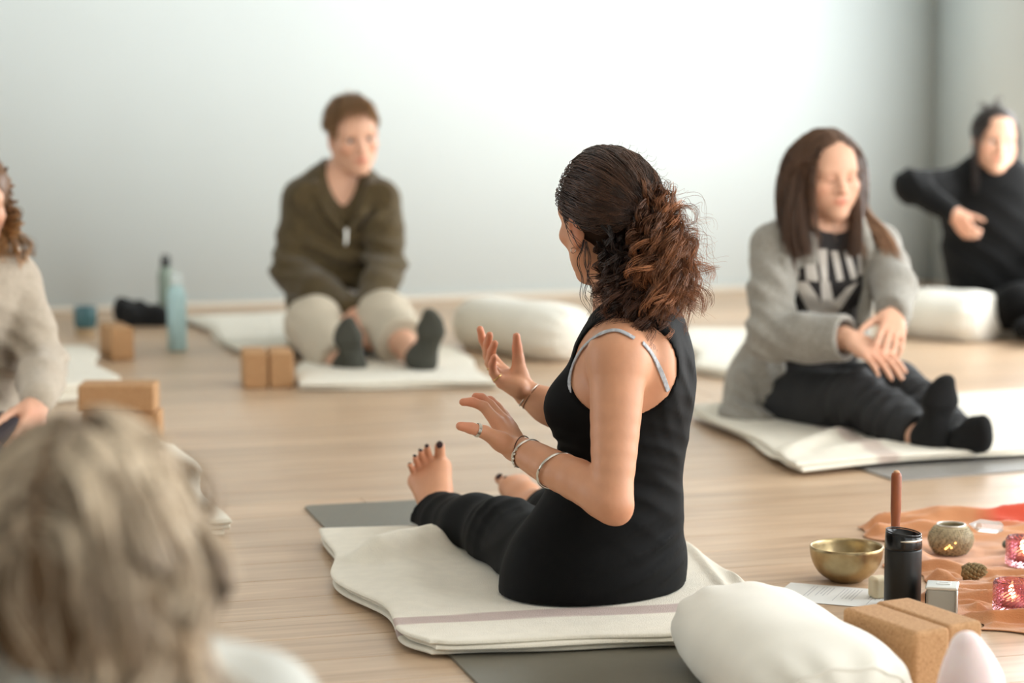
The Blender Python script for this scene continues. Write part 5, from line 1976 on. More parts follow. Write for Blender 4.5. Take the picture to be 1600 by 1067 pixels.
# stray single hairs round the mass
sets.append(curls(110, [GA], 0.02, [P(1096, 355, 4.36), P(1104, 400, 4.36), P(1104, 450, 4.36), P(1098, 490, 4.37), P(1050, 318, 4.37)], 0.012, 0.04, 0.010, 3.0, (80, 50, 36), (150, 96, 62), 0.0005, seed=71, per=2))
dz = fib_dirs(160, rng_)
dz = dz[(dz[:, 2] > 0.1) & (dz[:, 1] < 0.6)]
sr = skull(HD, dz, 0.014)
st_ = np.stack([sr + dz * a * 0.012 + np.array([0.0, -0.03, 0.0]) * a for a in np.linspace(0, 1, 10)], 1)
st_ = resample(HD.c + (st_ * HD.s) @ HD.R.T, 20)
sets.append((curl(st_, 0.003, 1.5, rng_), 0.00035, shade_cols(len(dz), (60, 42, 32), 0.2, rng_)))
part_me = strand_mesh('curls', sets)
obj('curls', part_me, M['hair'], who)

# ------------------------------------------------------------------ people: helpers


def person_body(root, prims, head, skin, h=0.006, closed=False, red=(), seat=0.03):
    """prims: list of (prim, k); head may be None"""
    L = [p[0] for p in prims] + ([head.prims()[0][0][0], head.prims()[2][0][0], head.prims()[0][5][0]] if head else [])
    lo, hi = bounds(L, 0.02)
    V = Vol(lo, hi, h)
    for p, k in prims:
        V.op(p, k)
    if head:
        head.put(V, closed)
    V.keep((0, 0, seat), (0, 0, 1), 0.004)
    v, f = V.mesh()
    col = np.ones((len(v), 3), np.float32)
    if head:
        head.tint(v, col)
    redden(v, col, red, 0.04, (1.02, 0.78, 0.74), 0.6)
    return obj('body', mesh_np('body', v, f, True, col), skin, root)


def K(prims, k):
    return [(p, k) for p in prims]


def coll(c, r, R=None):
    return (np.array(tuple(c)), np.array(r, float), np.eye(3) if R is None else np.array(R))


# ------------------------------------------------------------------ the man in the olive jacket
M['olive'] = mat('olive_wool', (68, 55, 31), 0.95, rgb2=(86, 71, 41), vscale=60, bump=0.6, bscale=350, sheen=0.2)
M['beige'] = mat('beige_trouser', (192, 180, 160), 0.9, bump=0.3, bscale=400)
M['sock_grey'] = mat('grey_sock', (70, 70, 62), 0.95, var=0.12, vscale=120, bump=0.5, bscale=500)
M['white_tee'] = mat('white_tee', (222, 214, 206), 0.9)
man = thing('person', 'short-haired man in an olive zip jacket sitting with socked feet forward', 'person', (-0.58, 8.30, 0))
f0 = 192
T_ = [(P(536, 520, 8.33), 0.165, 0.120, f0), (P(533, 470, 8.33), 0.155, 0.115, f0), (P(530, 400, 8.32), 0.155, 0.110, f0), (P(530, 340, 8.31), 0.165, 0.108, f0), (P(532, 300, 8.31), 0.150, 0.085, f0), (P(535, 283, 8.31), 0.10, 0.07, f0)]
sR, sL = P(473, 312, 8.32), P(592, 312, 8.27)
eR, eL = P(456, 424, 8.22), P(604, 414, 8.16)
wR, wL = P(540, 484, 7.98), P(580, 478, 7.97)
hd = Head(P(551, 212, 8.26), frame(200, 8, 5), 1.06)
nk = chain([P(535, 292, 8.31), P(543, 255, 8.29)], [0.062, 0.056])
hR, hL = P(497, 520, 8.27), P(575, 520, 8.24)
kR, kL = P(492, 508, 7.93), P(602, 500, 7.92)
aR, aL = P(530, 570, 7.70), P(648, 560, 7.66)
handR = hand(P(548, 490, 7.95), P(566, 515, 7.86) - P(548, 490, 7.95), (0.4, 0.4, -0.6), True, (0.3, 0.5, 0.4), s=1.05)
handL = hand(P(580, 484, 7.95), P(570, 512, 7.86) - P(580, 484, 7.95), (-0.4, 0.5, -0.6), False, (0.3, 0.5, 0.4), s=1.05)
pr = K(trunk(T_), 0.03) + K(nk, 0.03) + K(chain([sR, eR, wR], [0.05, 0.042, 0.03]) + chain([sL, eL, wL], [0.05, 0.042, 0.03]), 0.03) + \
    K(chain([wR, P(548, 490, 7.95)], [0.028, 0.026]) + chain([wL, P(580, 484, 7.95)], [0.028, 0.026]), 0.02) + handR + handL + \
    K(chain([hR, kR, kR.lerp(aR, .4), aR], [0.08, 0.055, 0.052, 0.035]) + chain([hL, kL, kL.lerp(aL, .4), aL], [0.08, 0.055, 0.052, 0.035]), 0.03) + \
    K([rcone(P(534, 300, 8.31), sR, 0.05, 0.05), rcone(P(536, 300, 8.31), sL, 0.05, 0.05)], 0.03)
person_body(man, pr, hd, M['skin_b'], 0.0066, red=[P(565, 510, 7.88), P(572, 495, 7.9)])
hd.features(man, M, 'brow_brown')
TJ = [(P(536, 505, 8.33), 0.185, 0.135, f0), (P(532, 450, 8.32), 0.188, 0.142, f0), (P(529, 390, 8.31), 0.186, 0.138, f0), (P(529, 335, 8.31), 0.180, 0.126, f0), (P(532, 300, 8.31), 0.158, 0.100, f0), (P(534, 284, 8.31), 0.11, 0.082, f0)]
jack = K(trunk(TJ), 0.04) + K([rcone(P(533, 300, 8.31), sR, 0.065, 0.068), rcone(P(536, 300, 8.31), sL, 0.065, 0.068)], 0.04) + \
    K(chain([sR, sR.lerp(eR, .5), eR, eR.lerp(wR, .5), wR], [0.072, 0.072, 0.070, 0.066, 0.052]) + chain([sL, sL.lerp(eL, .5), eL, eL.lerp(wL, .5), wL], [0.072, 0.072, 0.070, 0.066, 0.052]), 0.02)
vneck = [rcone(P(537, 262, 8.20), P(541, 352, 8.145), 0.080, 0.022), rcone(P(537, 268, 8.30), P(538, 250, 8.30), 0.066, 0.075)]
wv = [wave(eR, 0.10, (0.2, 0, 1), 0.06, 0.012, 1.8, 1), wave(eL, 0.10, (0.2, 0, 1), 0.06, 0.012, 1.8, 2), wave(P(535, 430, 8.2), 0.14, (0.3, 0, 1), 0.08, 0.014, 1.8, 3), wave(P(500, 340, 8.2), 0.10, (0.7, 0, 0.7), 0.07, 0.009, 1.4, 4), wave(P(575, 345, 8.2), 0.09, (-0.7, 0, 0.7), 0.06, 0.009, 1.4, 14)]
garment('jacket', jack, 0.03, 0.0072, M['olive'], man, cuts=vneck, planes=[(P(535, 474, 8.2), (0, 0.55, 1.0))] if False else [((0, 0, 0.12), (0, 0, 1))], disp=fabric(wv, 0.004, 22, 5), cutk=0.008)
col_ = K(chain([P(570, 264, 8.28), P(580, 292, 8.20), P(564, 335, 8.165), P(546, 360, 8.16)], [0.018, 0.017, 0.015, 0.010]) +
         chain([P(504, 262, 8.28), P(494, 292, 8.21), P(514, 335, 8.17), P(536, 360, 8.16)], [0.018, 0.017, 0.015, 0.010]) +
         chain([P(504, 262, 8.28), P(508, 256, 8.36), P(536, 256, 8.40), P(566, 258, 8.36), P(570, 264, 8.28)], [0.018] * 5), 0.012)
col_ += K([ell(P(590, 312, 8.185), (0.052, 0.014, 0.066), frame(178, 8, -30)), ell(P(482, 312, 8.20), (0.052, 0.014, 0.066), frame(205, 8, 30))], 0.02)
garment('collar', col_, 0.012, 0.0055, M['olive'], man, disp=fabric((), 0.002, 40, 6))
obj('zip', tube_mesh('zip', [P(541, 356, 8.135), P(541, 370, 8.13), P(540, 384, 8.125)], 0.0045, 10, 6), M['steel'], man)
garment('undershirt', K(trunk([(P(534, 475, 8.3), 0.168, 0.128, f0), (P(533, 450, 8.3), 0.165, 0.125, f0)], 0.0), 0.02), 0.02, 0.008, M['white_tee'], man)
pants = K(trunk([(P(536, 522, 8.33), 0.178, 0.135, f0), (P(534, 492, 8.33), 0.170, 0.130, f0)]), 0.04) + K(chain([hR, kR], [0.105, 0.092]) + chain([kR, kR.lerp(aR, .5), aR], [0.090, 0.078, 0.060]), 0.04) + \
    K(chain([hL, kL], [0.105, 0.092]) + chain([kL, kL.lerp(aL, .5), aL], [0.090, 0.078, 0.060]), 0.04)
dr, dl = (aR - kR).normalized(), (aL - kL).normalized()
garment('trousers', pants, 0.04, 0.0078, M['beige'], man, planes=[((0, 0, 0.026), (0, 0, 1)), (aR - dr * 0.02, -dr * 1.0 + Vector((0, 0.2, 0))), (aL - dl * 0.02, -dl + Vector((0, 0.2, 0)))],
        disp=fabric([wave(kR, 0.1, (0.3, -0.3, 1), 0.05, 0.006, 1.2, 8), wave(kL, 0.1, (-0.3, -0.3, 1), 0.05, 0.006, 1.2, 9)], 0.004, 25, 7), cutk=0.006)
garment('sock', sock_foot(P(538, 572, 7.66), P(557, 588, 7.62), P(537, 499, 7.585), (-1, 0, 0), (0.05, -1, 0.0), 0.98), 0.02, 0.005, M['sock_grey'], man)
garment('sock', sock_foot(P(652, 560, 7.63), P(662, 580, 7.60), P(678, 486, 7.565), (1, 0, 0), (-0.05, -1, 0.0), 0.98), 0.02, 0.005, M['sock_grey'], man)
rg = np.random.RandomState(3)
cap = hair_cap('hair', hd, M['hair'], man, 0.009, [ell(hd.w(0, 0.125, -0.062), (0.085, 0.070, 0.112), hd.R), ell(hd.w(0, 0.04, -0.105), (0.12, 0.125, 0.095), hd.R)], 0.005, (), lin((122, 90, 58)))
d = fib_dirs(1500, rg)
d = d[(d[:, 2] > 0.0) & (d[:, 1] - 0.75 * d[:, 2] < 0.46)]
rt = skull(hd, d, 0.009)
dr_ = d * 0.25 + np.array([0.20, 0.75, -0.05])
pth = grow(hd, rt, dr_, 8, 0.0035 + 0.0065 * np.clip(d[:, 2], 0, 1), 0.15, [coll(hd.w(0, -0.012, 0.037), np.array([0.083, 0.103, 0.094]) * hd.s, hd.R)], rg, 0.07)
obj('hair_strands', strand_mesh('hair_strands', [(resample(pth, 14), 0.0021, shade_cols(len(d), (146, 110, 74), 0.3, rg))]), M['hair'], man)

# ------------------------------------------------------------------ the woman in the grey cardigan
M['cardi'] = mat('grey_knit', (132, 127, 117), 0.95, rgb2=(158, 153, 143), vscale=110, bump=0.8, bscale=260, sheen=0.3)
M['tee'] = mat('dark_tee', (38, 34, 33), 0.9)
M['jeans'] = mat('black_denim', (28, 28, 29), 0.8, rgb2=(40, 40, 41), vscale=18, bump=0.3, bscale=500)
M['sock_black'] = mat('black_sock', (14, 14, 14), 0.95, bump=0.4, bscale=500)
M['print'] = mat('shirt_print', (186, 178, 168), 0.8)
ww = thing('person', 'long-haired woman in a grey cardigan sitting with black socks toward the bowl', 'person', (0.83, 6.65, 0))
f0 = 205
T_ = [(P(1248, 622, 6.72), 0.160, 0.115, f0), (P(1258, 580, 6.72), 0.158, 0.112, f0), (P(1272, 510, 6.69), 0.130, 0.098, f0), (P(1285, 440, 6.67), 0.135, 0.100, f0), (P(1290, 385, 6.66), 0.140, 0.088, f0), (P(1294, 355, 6.65), 0.10, 0.068, f0)]
sR, sL = P(1210, 385, 6.62), P(1372, 385, 6.72)
eR, eL = P(1203, 528, 6.47), P(1398, 450, 6.52)
wR, wL = P(1318, 528, 6.33), P(1396, 488, 6.40)
hd = Head(P(1293, 272, 6.62), frame(197, 6, 3), 0.97)
hd.soft = True
nk = chain([P(1294, 365, 6.65), P(1297, 318, 6.64)], [0.056, 0.049])
hR, hL = P(1222, 632, 6.66), P(1292, 622, 6.74)
kR, kL = P(1340, 622, 6.34), P(1398, 606, 6.47)
aR, aL = P(1440, 684, 6.12), P(1490, 672, 6.20)
handR = hand(P(1330, 530, 6.31), P(1372, 556, 6.24) - P(1330, 530, 6.31), (0.1, 0.3, -1), True, (0.15, 0.3, 0.2), s=1.0)
handL = hand(P(1397, 490, 6.38), P(1394, 520, 6.30) - P(1397, 490, 6.38), (-0.2, 0.9, -0.4), False, (0.15, 0.35, 0.25), s=1.0)
pr = K(trunk(T_), 0.03) + K(nk, 0.03) + K(chain([sR, eR, wR], [0.046, 0.038, 0.027]) + chain([sL, eL, wL], [0.046, 0.038, 0.027]) + chain([wR, P(1330, 530, 6.31)], [0.027, 0.025]), 0.02) + handR + handL + \
    K(chain([hR, kR, kR.lerp(aR, .4), aR], [0.085, 0.055, 0.05, 0.034]) + chain([hL, kL, kL.lerp(aL, .4), aL], [0.085, 0.055, 0.05, 0.034]), 0.03) + \
    K([rcone(P(1294, 372, 6.65), sR, 0.045, 0.046), rcone(P(1294, 372, 6.65), sL, 0.045, 0.046)], 0.03)
person_body(ww, pr, hd, M['skin_b'], 0.0064, closed=True, red=[P(1375, 555, 6.24), P(1396, 515, 6.31)])
hd.features(ww, M, 'brow_brown', closed=True)
tee_r = [(p[0], p[1], p[2], p[3]) for p in T_]
tee = garment('t_shirt', K(trunk(tee_r[1:], 0.008), 0.03) + K([rcone(P(1294, 372, 6.65), sR, 0.052, 0.054), rcone(P(1294, 372, 6.65), sL, 0.052, 0.054)], 0.04) + K([ell(P(1268, 450, 6.575), (0.052, 0.05, 0.052)), ell(P(1318, 450, 6.60), (0.052, 0.05, 0.052))], 0.05),
              0.03, 0.0072, M['tee'], ww, cuts=[ell(P(1297, 335, 6.62), (0.072, 0.080, 0.060))], disp=fabric([wave(P(1290, 470, 6.57), 0.1, (0.4, 0, 1), 0.05, 0.004, 1.2, 2)], 0.002, 30, 3))
tb = bvh_of(tee)


def print_patch(name, poly, n=6):
    """a flat printed shape on the shirt: quad of pixel corners laid on the cloth"""
    a, b, c, e = [np.array(q, float) for q in poly]
    V_, F_ = [], []
    for i in range(n + 1):
        for j in range(n + 1):
            s, t = i / n, j / n
            q = (1 - s) * (1 - t) * a + s * (1 - t) * b + s * t * c + (1 - s) * t * e
            p, _n = on_surface(tb, q[0], q[1], 0.0025, 6.58)
            V_.append(tuple(p))
    for i in range(n):
        for j in range(n):
            k = i * (n + 1) + j
            F_.append((k, k + 1, k + n + 2, k + n + 1))
    me = bpy.data.meshes.new(name)
    me.from_pydata(V_, [], F_)
    return obj(name, me, M['print'], ww)


for q in ([(1235, 388), (1244, 388), (1250, 432), (1242, 432)], [(1255, 386), (1271, 389), (1279, 440), (1260, 438)], [(1277, 389), (1292, 389), (1293, 440), (1284, 440)],
          [(1298, 392), (1309, 392), (1318, 438), (1308, 440)], [(1317, 392), (1327, 392), (1339, 434), (1330, 438)], [(1339, 388), (1346, 388), (1347, 430), (1341, 430)]):
    print_patch('printed_letter', q)
print_patch('printed_emblem', [(1282, 440), (1296, 440), (1308, 496), (1284, 496)])
print_patch('printed_emblem', [(1240, 440), (1262, 440), (1290, 484), (1268, 494)])
print_patch('printed_emblem', [(1341, 440), (1322, 450), (1296, 478), (1308, 490)])

# cardigan: open front, wide sleeves, hem on the floor
ci = 0.022
TC = [(P(1228, 645, 6.82), 0.20, 0.15, f0), (P(1240, 600, 6.79), 0.195, 0.15, f0), (P(1264, 520, 6.73), 0.168, 0.132, f0), (P(1282, 440, 6.69), 0.164, 0.128, f0), (P(1289, 385, 6.67), 0.158, 0.108, f0), (P(1293, 357, 6.66), 0.115, 0.088, f0)]
fwd = az(f0)
side = az(f0 + 90)
Rf = np.array([tuple(-side), tuple(fwd), (0, 0, 1)]).T
mid = P(1290, 500, 6.66)
slot = [rbox(mid + fwd * 0.14 + Vector((0.004, 0, -0.02)), (0.082, 0.15, 0.30), Rf, 0.03), ell(P(1296, 340, 6.63), (0.095, 0.10, 0.075))]
lap = [rcone(P(1262, 655, 6.62), P(1380, 640, 6.35), 0.13, 0.10), rcone(P(1300, 640, 6.7), P(1420, 625, 6.45), 0.13, 0.10)]
cardi = K(trunk(TC), 0.04) + K([rcone(P(1292, 376, 6.66), sR, 0.058, 0.062), rcone(P(1292, 376, 6.66), sL, 0.058, 0.062)], 0.04)
slv = K(chain([sR, sR.lerp(eR, .5), eR, eR.lerp(wR, .5), wR + (wR - eR) * 0.02], [0.064, 0.064, 0.066, 0.066, 0.064]) + chain([sL, sL.lerp(eL, .5), eL, wL], [0.062, 0.060, 0.058, 0.050]), 0.025)
drape = K(chain([P(1170, 600, 6.66), P(1150, 650, 6.60), P(1190, 662, 6.55)], [0.055, 0.04, 0.026]) + [ell(P(1172, 655, 6.56), (0.075, 0.05, 0.030), rotm('z', -0.2)), ell(P(1200, 600, 6.62), (0.06, 0.06, 0.11)), ell(P(1155, 650, 6.66), (0.06, 0.08, 0.028))], 0.04)
dws = (wR - eR).normalized()
lo, hi = bounds([p[0] for p in cardi + slv + drape])
V = Vol(lo, hi, 0.0072)
for p, k in cardi + drape:
    V.op(p, k)
V.displace(fabric([wave(P(1200, 600, 6.6), 0.12, (1, 0.3, 0.1), 0.045, 0.008, 1.3, 5), wave(P(1170, 655, 6.56), 0.09, (0.4, 0, 1), 0.03, 0.008, 1.3, 6)], 0.004, 22, 4))
V.cut(slot, 0.012)
V.cut(lap, 0.02)
V2 = Vol(lo, hi, 0.0072)
for p, k in slv:
    V2.op(p, k)
V2.displace(fabric([wave(eR, 0.12, (0.5, 0, 1), 0.05, 0.008, 1.3, 7), wave(sR.lerp(eR, .5), 0.12, (0.8, 0.3, 0.5), 0.06, 0.006, 1.2, 8)], 0.003, 25, 5))
qz_ = dws.to_track_quat('Y', 'Z').to_matrix()
V2.cut([rbox(wR + dws * 0.11, (0.12, 0.10, 0.12), np.array(qz_))], 0.006)
V2.cut([rcone(wR - dws * 0.02, wR + dws * 0.1, 0.046, 0.056)], 0.006)
a_, b_ = V.d, V2.d
hh = np.maximum(0.02 - np.abs(a_ - b_), 0) / 0.02
V.d = (np.minimum(a_, b_) - hh * hh * 0.005).astype(np.float32)
V.keep((0, 0, 0.030), (0, 0, 1), 0.01)
v_, f_ = V.mesh()
obj('cardigan', mesh_np('cardigan', v_, f_, True), M['cardi'], ww)
# front edges of the cardigan
for sgn, px in ((1, 1222), (-1, 1362)):
    pts = [P(px + 20 * sgn, 345, 6.60), P(px + 4 * sgn, 400, 6.545 if sgn > 0 else 6.60), P(px + 6 * sgn, 450, 6.535 if sgn > 0 else 6.58), P(px + 14 * sgn, 505, 6.53 if sgn > 0 else 6.55)]
    g_ = garment('cardigan_band', K(chain([Vector(q) for q in catmull(pts, 9)], [0.019] * 9), 0.01), 0.01, 0.006, M['cardi'], ww)
jeans = K(trunk([(P(1246, 632, 6.72), 0.168, 0.122, f0), (P(1256, 590, 6.72), 0.165, 0.120, f0)]), 0.04) + \
    K(chain([hR, kR, kR.lerp(aR, .5), aR], [0.100, 0.074, 0.066, 0.052]) + chain([hL, kL, kL.lerp(aL, .5), aL], [0.100, 0.072, 0.064, 0.052]), 0.03)
dr, dl = (aR - kR).normalized(), (aL - kL).normalized()
garment('jeans', jeans, 0.03, 0.0064, M['jeans'], ww, planes=[((0, 0, 0.033), (0, 0, 1)), (aR + dr * 0.02, -dr), (aL + dl * 0.02, -dl)],
        disp=fabric([wave(kR.lerp(aR, .5), 0.14, dr, 0.045, 0.009, 2.2, 3), wave(kL.lerp(aL, .5), 0.12, dl, 0.045, 0.008, 2.2, 4), wave(kR, 0.10, (0.6, -0.2, -0.5), 0.05, 0.006, 1.3, 5), wave(hR, 0.14, (0.3, 0.2, 1), 0.06, 0.005, 1.3, 6)], 0.002, 30, 8), cutk=0.006)
garment('sock', sock_foot(P(1447, 684, 6.10), P(1466, 706, 6.06), P(1474, 589, 6.03), (-0.9, -0.1, 0), (0.45, -0.85, 0), 1.0), 0.02, 0.005, M['sock_black'], ww)
garment('sock', sock_foot(P(1492, 674, 6.20), P(1508, 700, 6.12), P(1548, 664, 5.98), (0.2, 0.0, -1), (0.75, -0.65, -0.3), 1.05), 0.02, 0.005, M['sock_black'], ww)
# hair
rg = np.random.RandomState(5)
HB, HT = lin((96, 69, 50)), lin((160, 124, 96))
cap = hair_cap('hair', hd, M['hair'], ww, 0.008, [ell(hd.w(0, 0.125, -0.045), (0.072, 0.075, 0.110), hd.R), ell(hd.w(0, 0.05, -0.12), (0.058, 0.12, 0.09), hd.R)], 0.005,
               [(ell(hd.w(0, -0.06, -0.06), (0.062, 0.045, 0.10), hd.R), 0.03)], HB)
d = fib_dirs(2000, rg)
d = d[(d[:, 2] > -0.2) & (d[:, 1] - 0.9 * d[:, 2] < 0.36)]
rt = skull(hd, d, 0.009)
sx = np.sign(d[:, 0] + 0.05 * d[:, 1])
dr_ = np.stack([sx * 0.8, -0.25 - 0.2 * d[:, 1], 0.2 + 0 * sx], 1)
shc = [coll(hd.w(0, -0.012, 0.037), np.array([0.082, 0.102, 0.092]), hd.R), coll(hd.w(0, 0.02, -0.03), np.array([0.070, 0.080, 0.10]), hd.R), coll(P(1290, 410, 6.66), (0.175, 0.13, 0.13), Rf), coll(P(1285, 480, 6.67), (0.175, 0.14, 0.16), Rf), coll(sR, (0.075, 0.075, 0.075)), coll(sL, (0.075, 0.075, 0.075))]
ln_ = 0.0155 * (0.85 + 0.3 * rg.rand(len(d)))
pth = grow(hd, rt, dr_, 22, ln_, 0.42, shc, rg, 0.03, drift=lambda p, i: np.outer(np.sign((p - hd.c) @ hd.R[:, 0]), -hd.R[:, 0]) * 0.05 + hd.R[:, 1] * (0.03 if i > 10 else 0.0))
pth, g = clump(pth, 120, 0.5, rg)
s = np.linspace(0, 1, 18)[None, :, None]
c = (np.array(HB) + (np.array(HT) - np.array(HB)) * np.clip((s - 0.45) / 0.55, 0, 1) * np.where((pth[:, -1, 0] > hd.c[0])[:, None, None], 0.9, 0.15)) * (1 + 0.2 * rg.normal(size=(len(d), 1, 1))).clip(0.5, 1.6)
sets = [(resample(pth, 18), 0.0018, c)]
# lighter lock over the far shoulder and arm
n_ = 260
base_ = np.array([tuple(q) for q in (P(1334, 250, 6.64), P(1340, 300, 6.66), P(1352, 338, 6.66), P(1378, 368, 6.62), P(1394, 405, 6.575), P(1402, 440, 6.53), P(1408, 462, 6.50))])
lk = catmull([Vector(q) for q in base_], 18)[None] + rg.normal(size=(n_, 1, 3)) * np.linspace(0.006, 0.016, 18)[None, :, None] * np.array([1, 1, 0.6])
sets.append((lk, 0.0019, (np.array(HB) + (np.array(lin((168, 128, 98))) - np.array(HB)) * s ** 0.5) * (1 + 0.18 * rg.normal(size=(n_, 1, 1))).clip(0.5, 1.6)))
for base_, n_, wd in (([P(1262, 222, 6.60), P(1249, 275, 6.575), P(1242, 330, 6.55), P(1243, 370, 6.535), P(1250, 396, 6.53)], 420, 0.017), ([P(1256, 240, 6.66), P(1236, 300, 6.62), P(1231, 345, 6.585), P(1233, 385, 6.565)], 300, 0.014),
                        ([P(1328, 232, 6.60), P(1338, 285, 6.60), P(1340, 335, 6.575), P(1337, 370, 6.555), P(1334, 398, 6.545)], 260, 0.009)):
    lk = catmull(base_, 18)[None] + rg.normal(size=(n_, 1, 3)) * np.linspace(0.35, 1.0, 18)[None, :, None] * wd * np.array([1, 0.8, 0.5])
    sets.append((lk, 0.0018, shade_cols(n_, (90, 64, 46), 0.22, rg)))
obj('hair_strands', strand_mesh('hair_strands', sets), M['hair'], ww)

# ------------------------------------------------------------------ the woman in the black sweater
M['black_knit'] = mat('black_knit', (17, 17, 17), 0.95, bump=0.5, bscale=300, sheen=0.05, spec=0.25)
wb = thing('person', 'dark-haired woman in a black sweater leaning on her elbow at the right edge', 'person', (1.78, 8.9, 0))
f0 = 172
T_ = [(P(1556, 500, 8.92), 0.165, 0.12, f0), (P(1553, 450, 8.92), 0.150, 0.11, f0), (P(1546, 390, 8.90), 0.145, 0.105, f0), (P(1545, 330, 8.88), 0.150, 0.105, f0), (P(1548, 290, 8.87), 0.145, 0.085, f0), (P(1551, 270, 8.87), 0.09, 0.065, f0)]
sR, sL = P(1488, 292, 8.86), P(1610, 296, 8.88)
eR, eL = P(1424, 292, 8.74), P(1650, 380, 8.80)
wR, wL = P(1484, 330, 8.60), P(1628, 470, 8.65)
hd = Head(P(1553, 220, 8.84), frame(186, 2, -6), 0.96)
hd.soft = True
nk = chain([P(1551, 280, 8.87), P(1553, 250, 8.86)], [0.055, 0.048])
hR, hL = P(1525, 505, 8.88), P(1590, 505, 8.90)
kR, kL = P(1592, 478, 8.60), P(1690, 485, 8.66)
aR, aL = P(1690, 506, 8.52), P(1640, 508, 8.46)
handR = hand(P(1492, 334, 8.585), P(1510, 358, 8.56) - P(1492, 334, 8.585), (0.2, 0.8, 0.2), True, (0.6, 0.9, 0.6), s=0.82)
handL = hand(wL, (-0.4, -0.6, -0.2), (0, 0, -1), False)
pr = K(trunk(T_), 0.03) + K(nk, 0.03) + K(chain([sR, eR, wR, P(1492, 334, 8.585)], [0.046, 0.04, 0.028, 0.026]) + chain([sL, eL, wL], [0.046, 0.04, 0.027]), 0.02) + handR + handL + \
    K(chain([hR, kR, aR], [0.08, 0.055, 0.036]) + chain([hL, kL, aL], [0.08, 0.055, 0.036]), 0.03) + [(rcone(aR, aR + Vector((0.12, -0.1, -0.01)), 0.034, 0.024), 0.03), (rcone(aL, aL + Vector((-0.10, -0.06, -0.01)), 0.034, 0.024), 0.03)]
person_body(wb, pr, hd, M['skin_b'], 0.0074, red=[P(1505, 350, 8.57)])
hd.features(wb, M, 'brow_dark')
sw = K(trunk([(q[0], q[1] + 0.022, q[2] + 0.022, q[3]) for q in T_[1:]]), 0.04) + K([rcone(P(1551, 290, 8.87), sR, 0.058, 0.062), rcone(P(1551, 290, 8.87), sL, 0.058, 0.062), rcone(P(1551, 280, 8.87), P(1552, 262, 8.865), 0.062, 0.060)], 0.035) + \
    K(chain([sR, eR, wR], [0.066, 0.062, 0.040]) + chain([sL, eL, wL], [0.066, 0.060, 0.042]), 0.02)
garment('sweater', sw, 0.03, 0.0082, M['black_knit'], wb, cuts=[rcone(P(1553, 262, 8.86), P(1553, 240, 8.86), 0.052, 0.058)], disp=fabric([wave(P(1540, 400, 8.75), 0.2, (0.6, 0, 0.8), 0.08, 0.008, 1.3, 2), wave(eR, 0.1, (1, 0, 0.3), 0.05, 0.006, 1.2, 3)], 0.003, 25, 3))
pn = K(trunk([(P(1556, 503, 8.92), 0.18, 0.135, f0), (P(1554, 480, 8.92), 0.175, 0.13, f0)]), 0.04) + K(chain([hR, kR, aR, aR + Vector((0.12, -0.1, -0.01))], [0.10, 0.078, 0.055, 0.045]) + chain([hL, kL, aL, aL + Vector((-0.10, -0.06, -0.01))], [0.10, 0.078, 0.055, 0.042]), 0.04)
garment('trousers', pn, 0.03, 0.0095, M['black_pants'], wb, planes=[((0, 0, 0.03), (0, 0, 1))], disp=fabric((), 0.004, 25, 6))
rg = np.random.RandomState(9)
HB = lin((46, 36, 32))
cap = hair_cap('hair', hd, M['hair'], wb, 0.011, [ell(hd.w(0, 0.125, -0.05), (0.068, 0.075, 0.108), hd.R), ell(hd.w(0, 0.03, -0.12), (0.10, 0.10, 0.075), hd.R)], 0.0055,
               [(ell(hd.w(0.0, -0.09, 0.075), (0.036, 0.034, 0.034), hd.R), 0.02)], HB)
d = fib_dirs(1200, rg)
d = d[(d[:, 2] > -0.35) & (d[:, 1] - 0.75 * d[:, 2] < 0.45)]
dn = d / np.linalg.norm(d, axis=1, keepdims=True)
gd = np.array([0, -0.9, 0.45])
pp = np.stack([skull(hd, dn * (1 - t) + gd * t, 0.0125) for t in np.linspace(0, 1, 12)], 1)
pp = hd.c + (pp * hd.s) @ hd.R.T
sets = [(pp, 0.0017, shade_cols(len(d), (54, 42, 36), 0.3, rg))]
for pts, n_ in (([hd.w(0.05, 0.075, 0.07), hd.w(0.082, 0.06, 0.0), hd.w(0.084, 0.06, -0.06), hd.w(0.075, 0.07, -0.14), hd.w(0.07, 0.075, -0.20)], 40),
                ([hd.w(-0.05, 0.07, 0.07), hd.w(-0.082, 0.05, 0.0), hd.w(-0.088, 0.04, -0.07), hd.w(-0.08, 0.05, -0.11)], 30),
                ([hd.w(0, -0.09, 0.09), hd.w(-0.01, -0.09, 0.13), hd.w(-0.025, -0.08, 0.155)], 24), ([hd.w(0, -0.09, 0.09), hd.w(0.02, -0.10, 0.125), hd.w(0.04, -0.10, 0.13)], 20)):
    q = catmull(pts, 20)[None] + rg.normal(size=(n_, 1, 3)) * np.linspace(0.003, 0.009, 20)[None, :, None]
    sets.append((q, 0.0014, shade_cols(n_, (54, 42, 36), 0.3, rg)))
obj('hair_strands', strand_mesh('hair_strands', sets), M['hair'], wb)

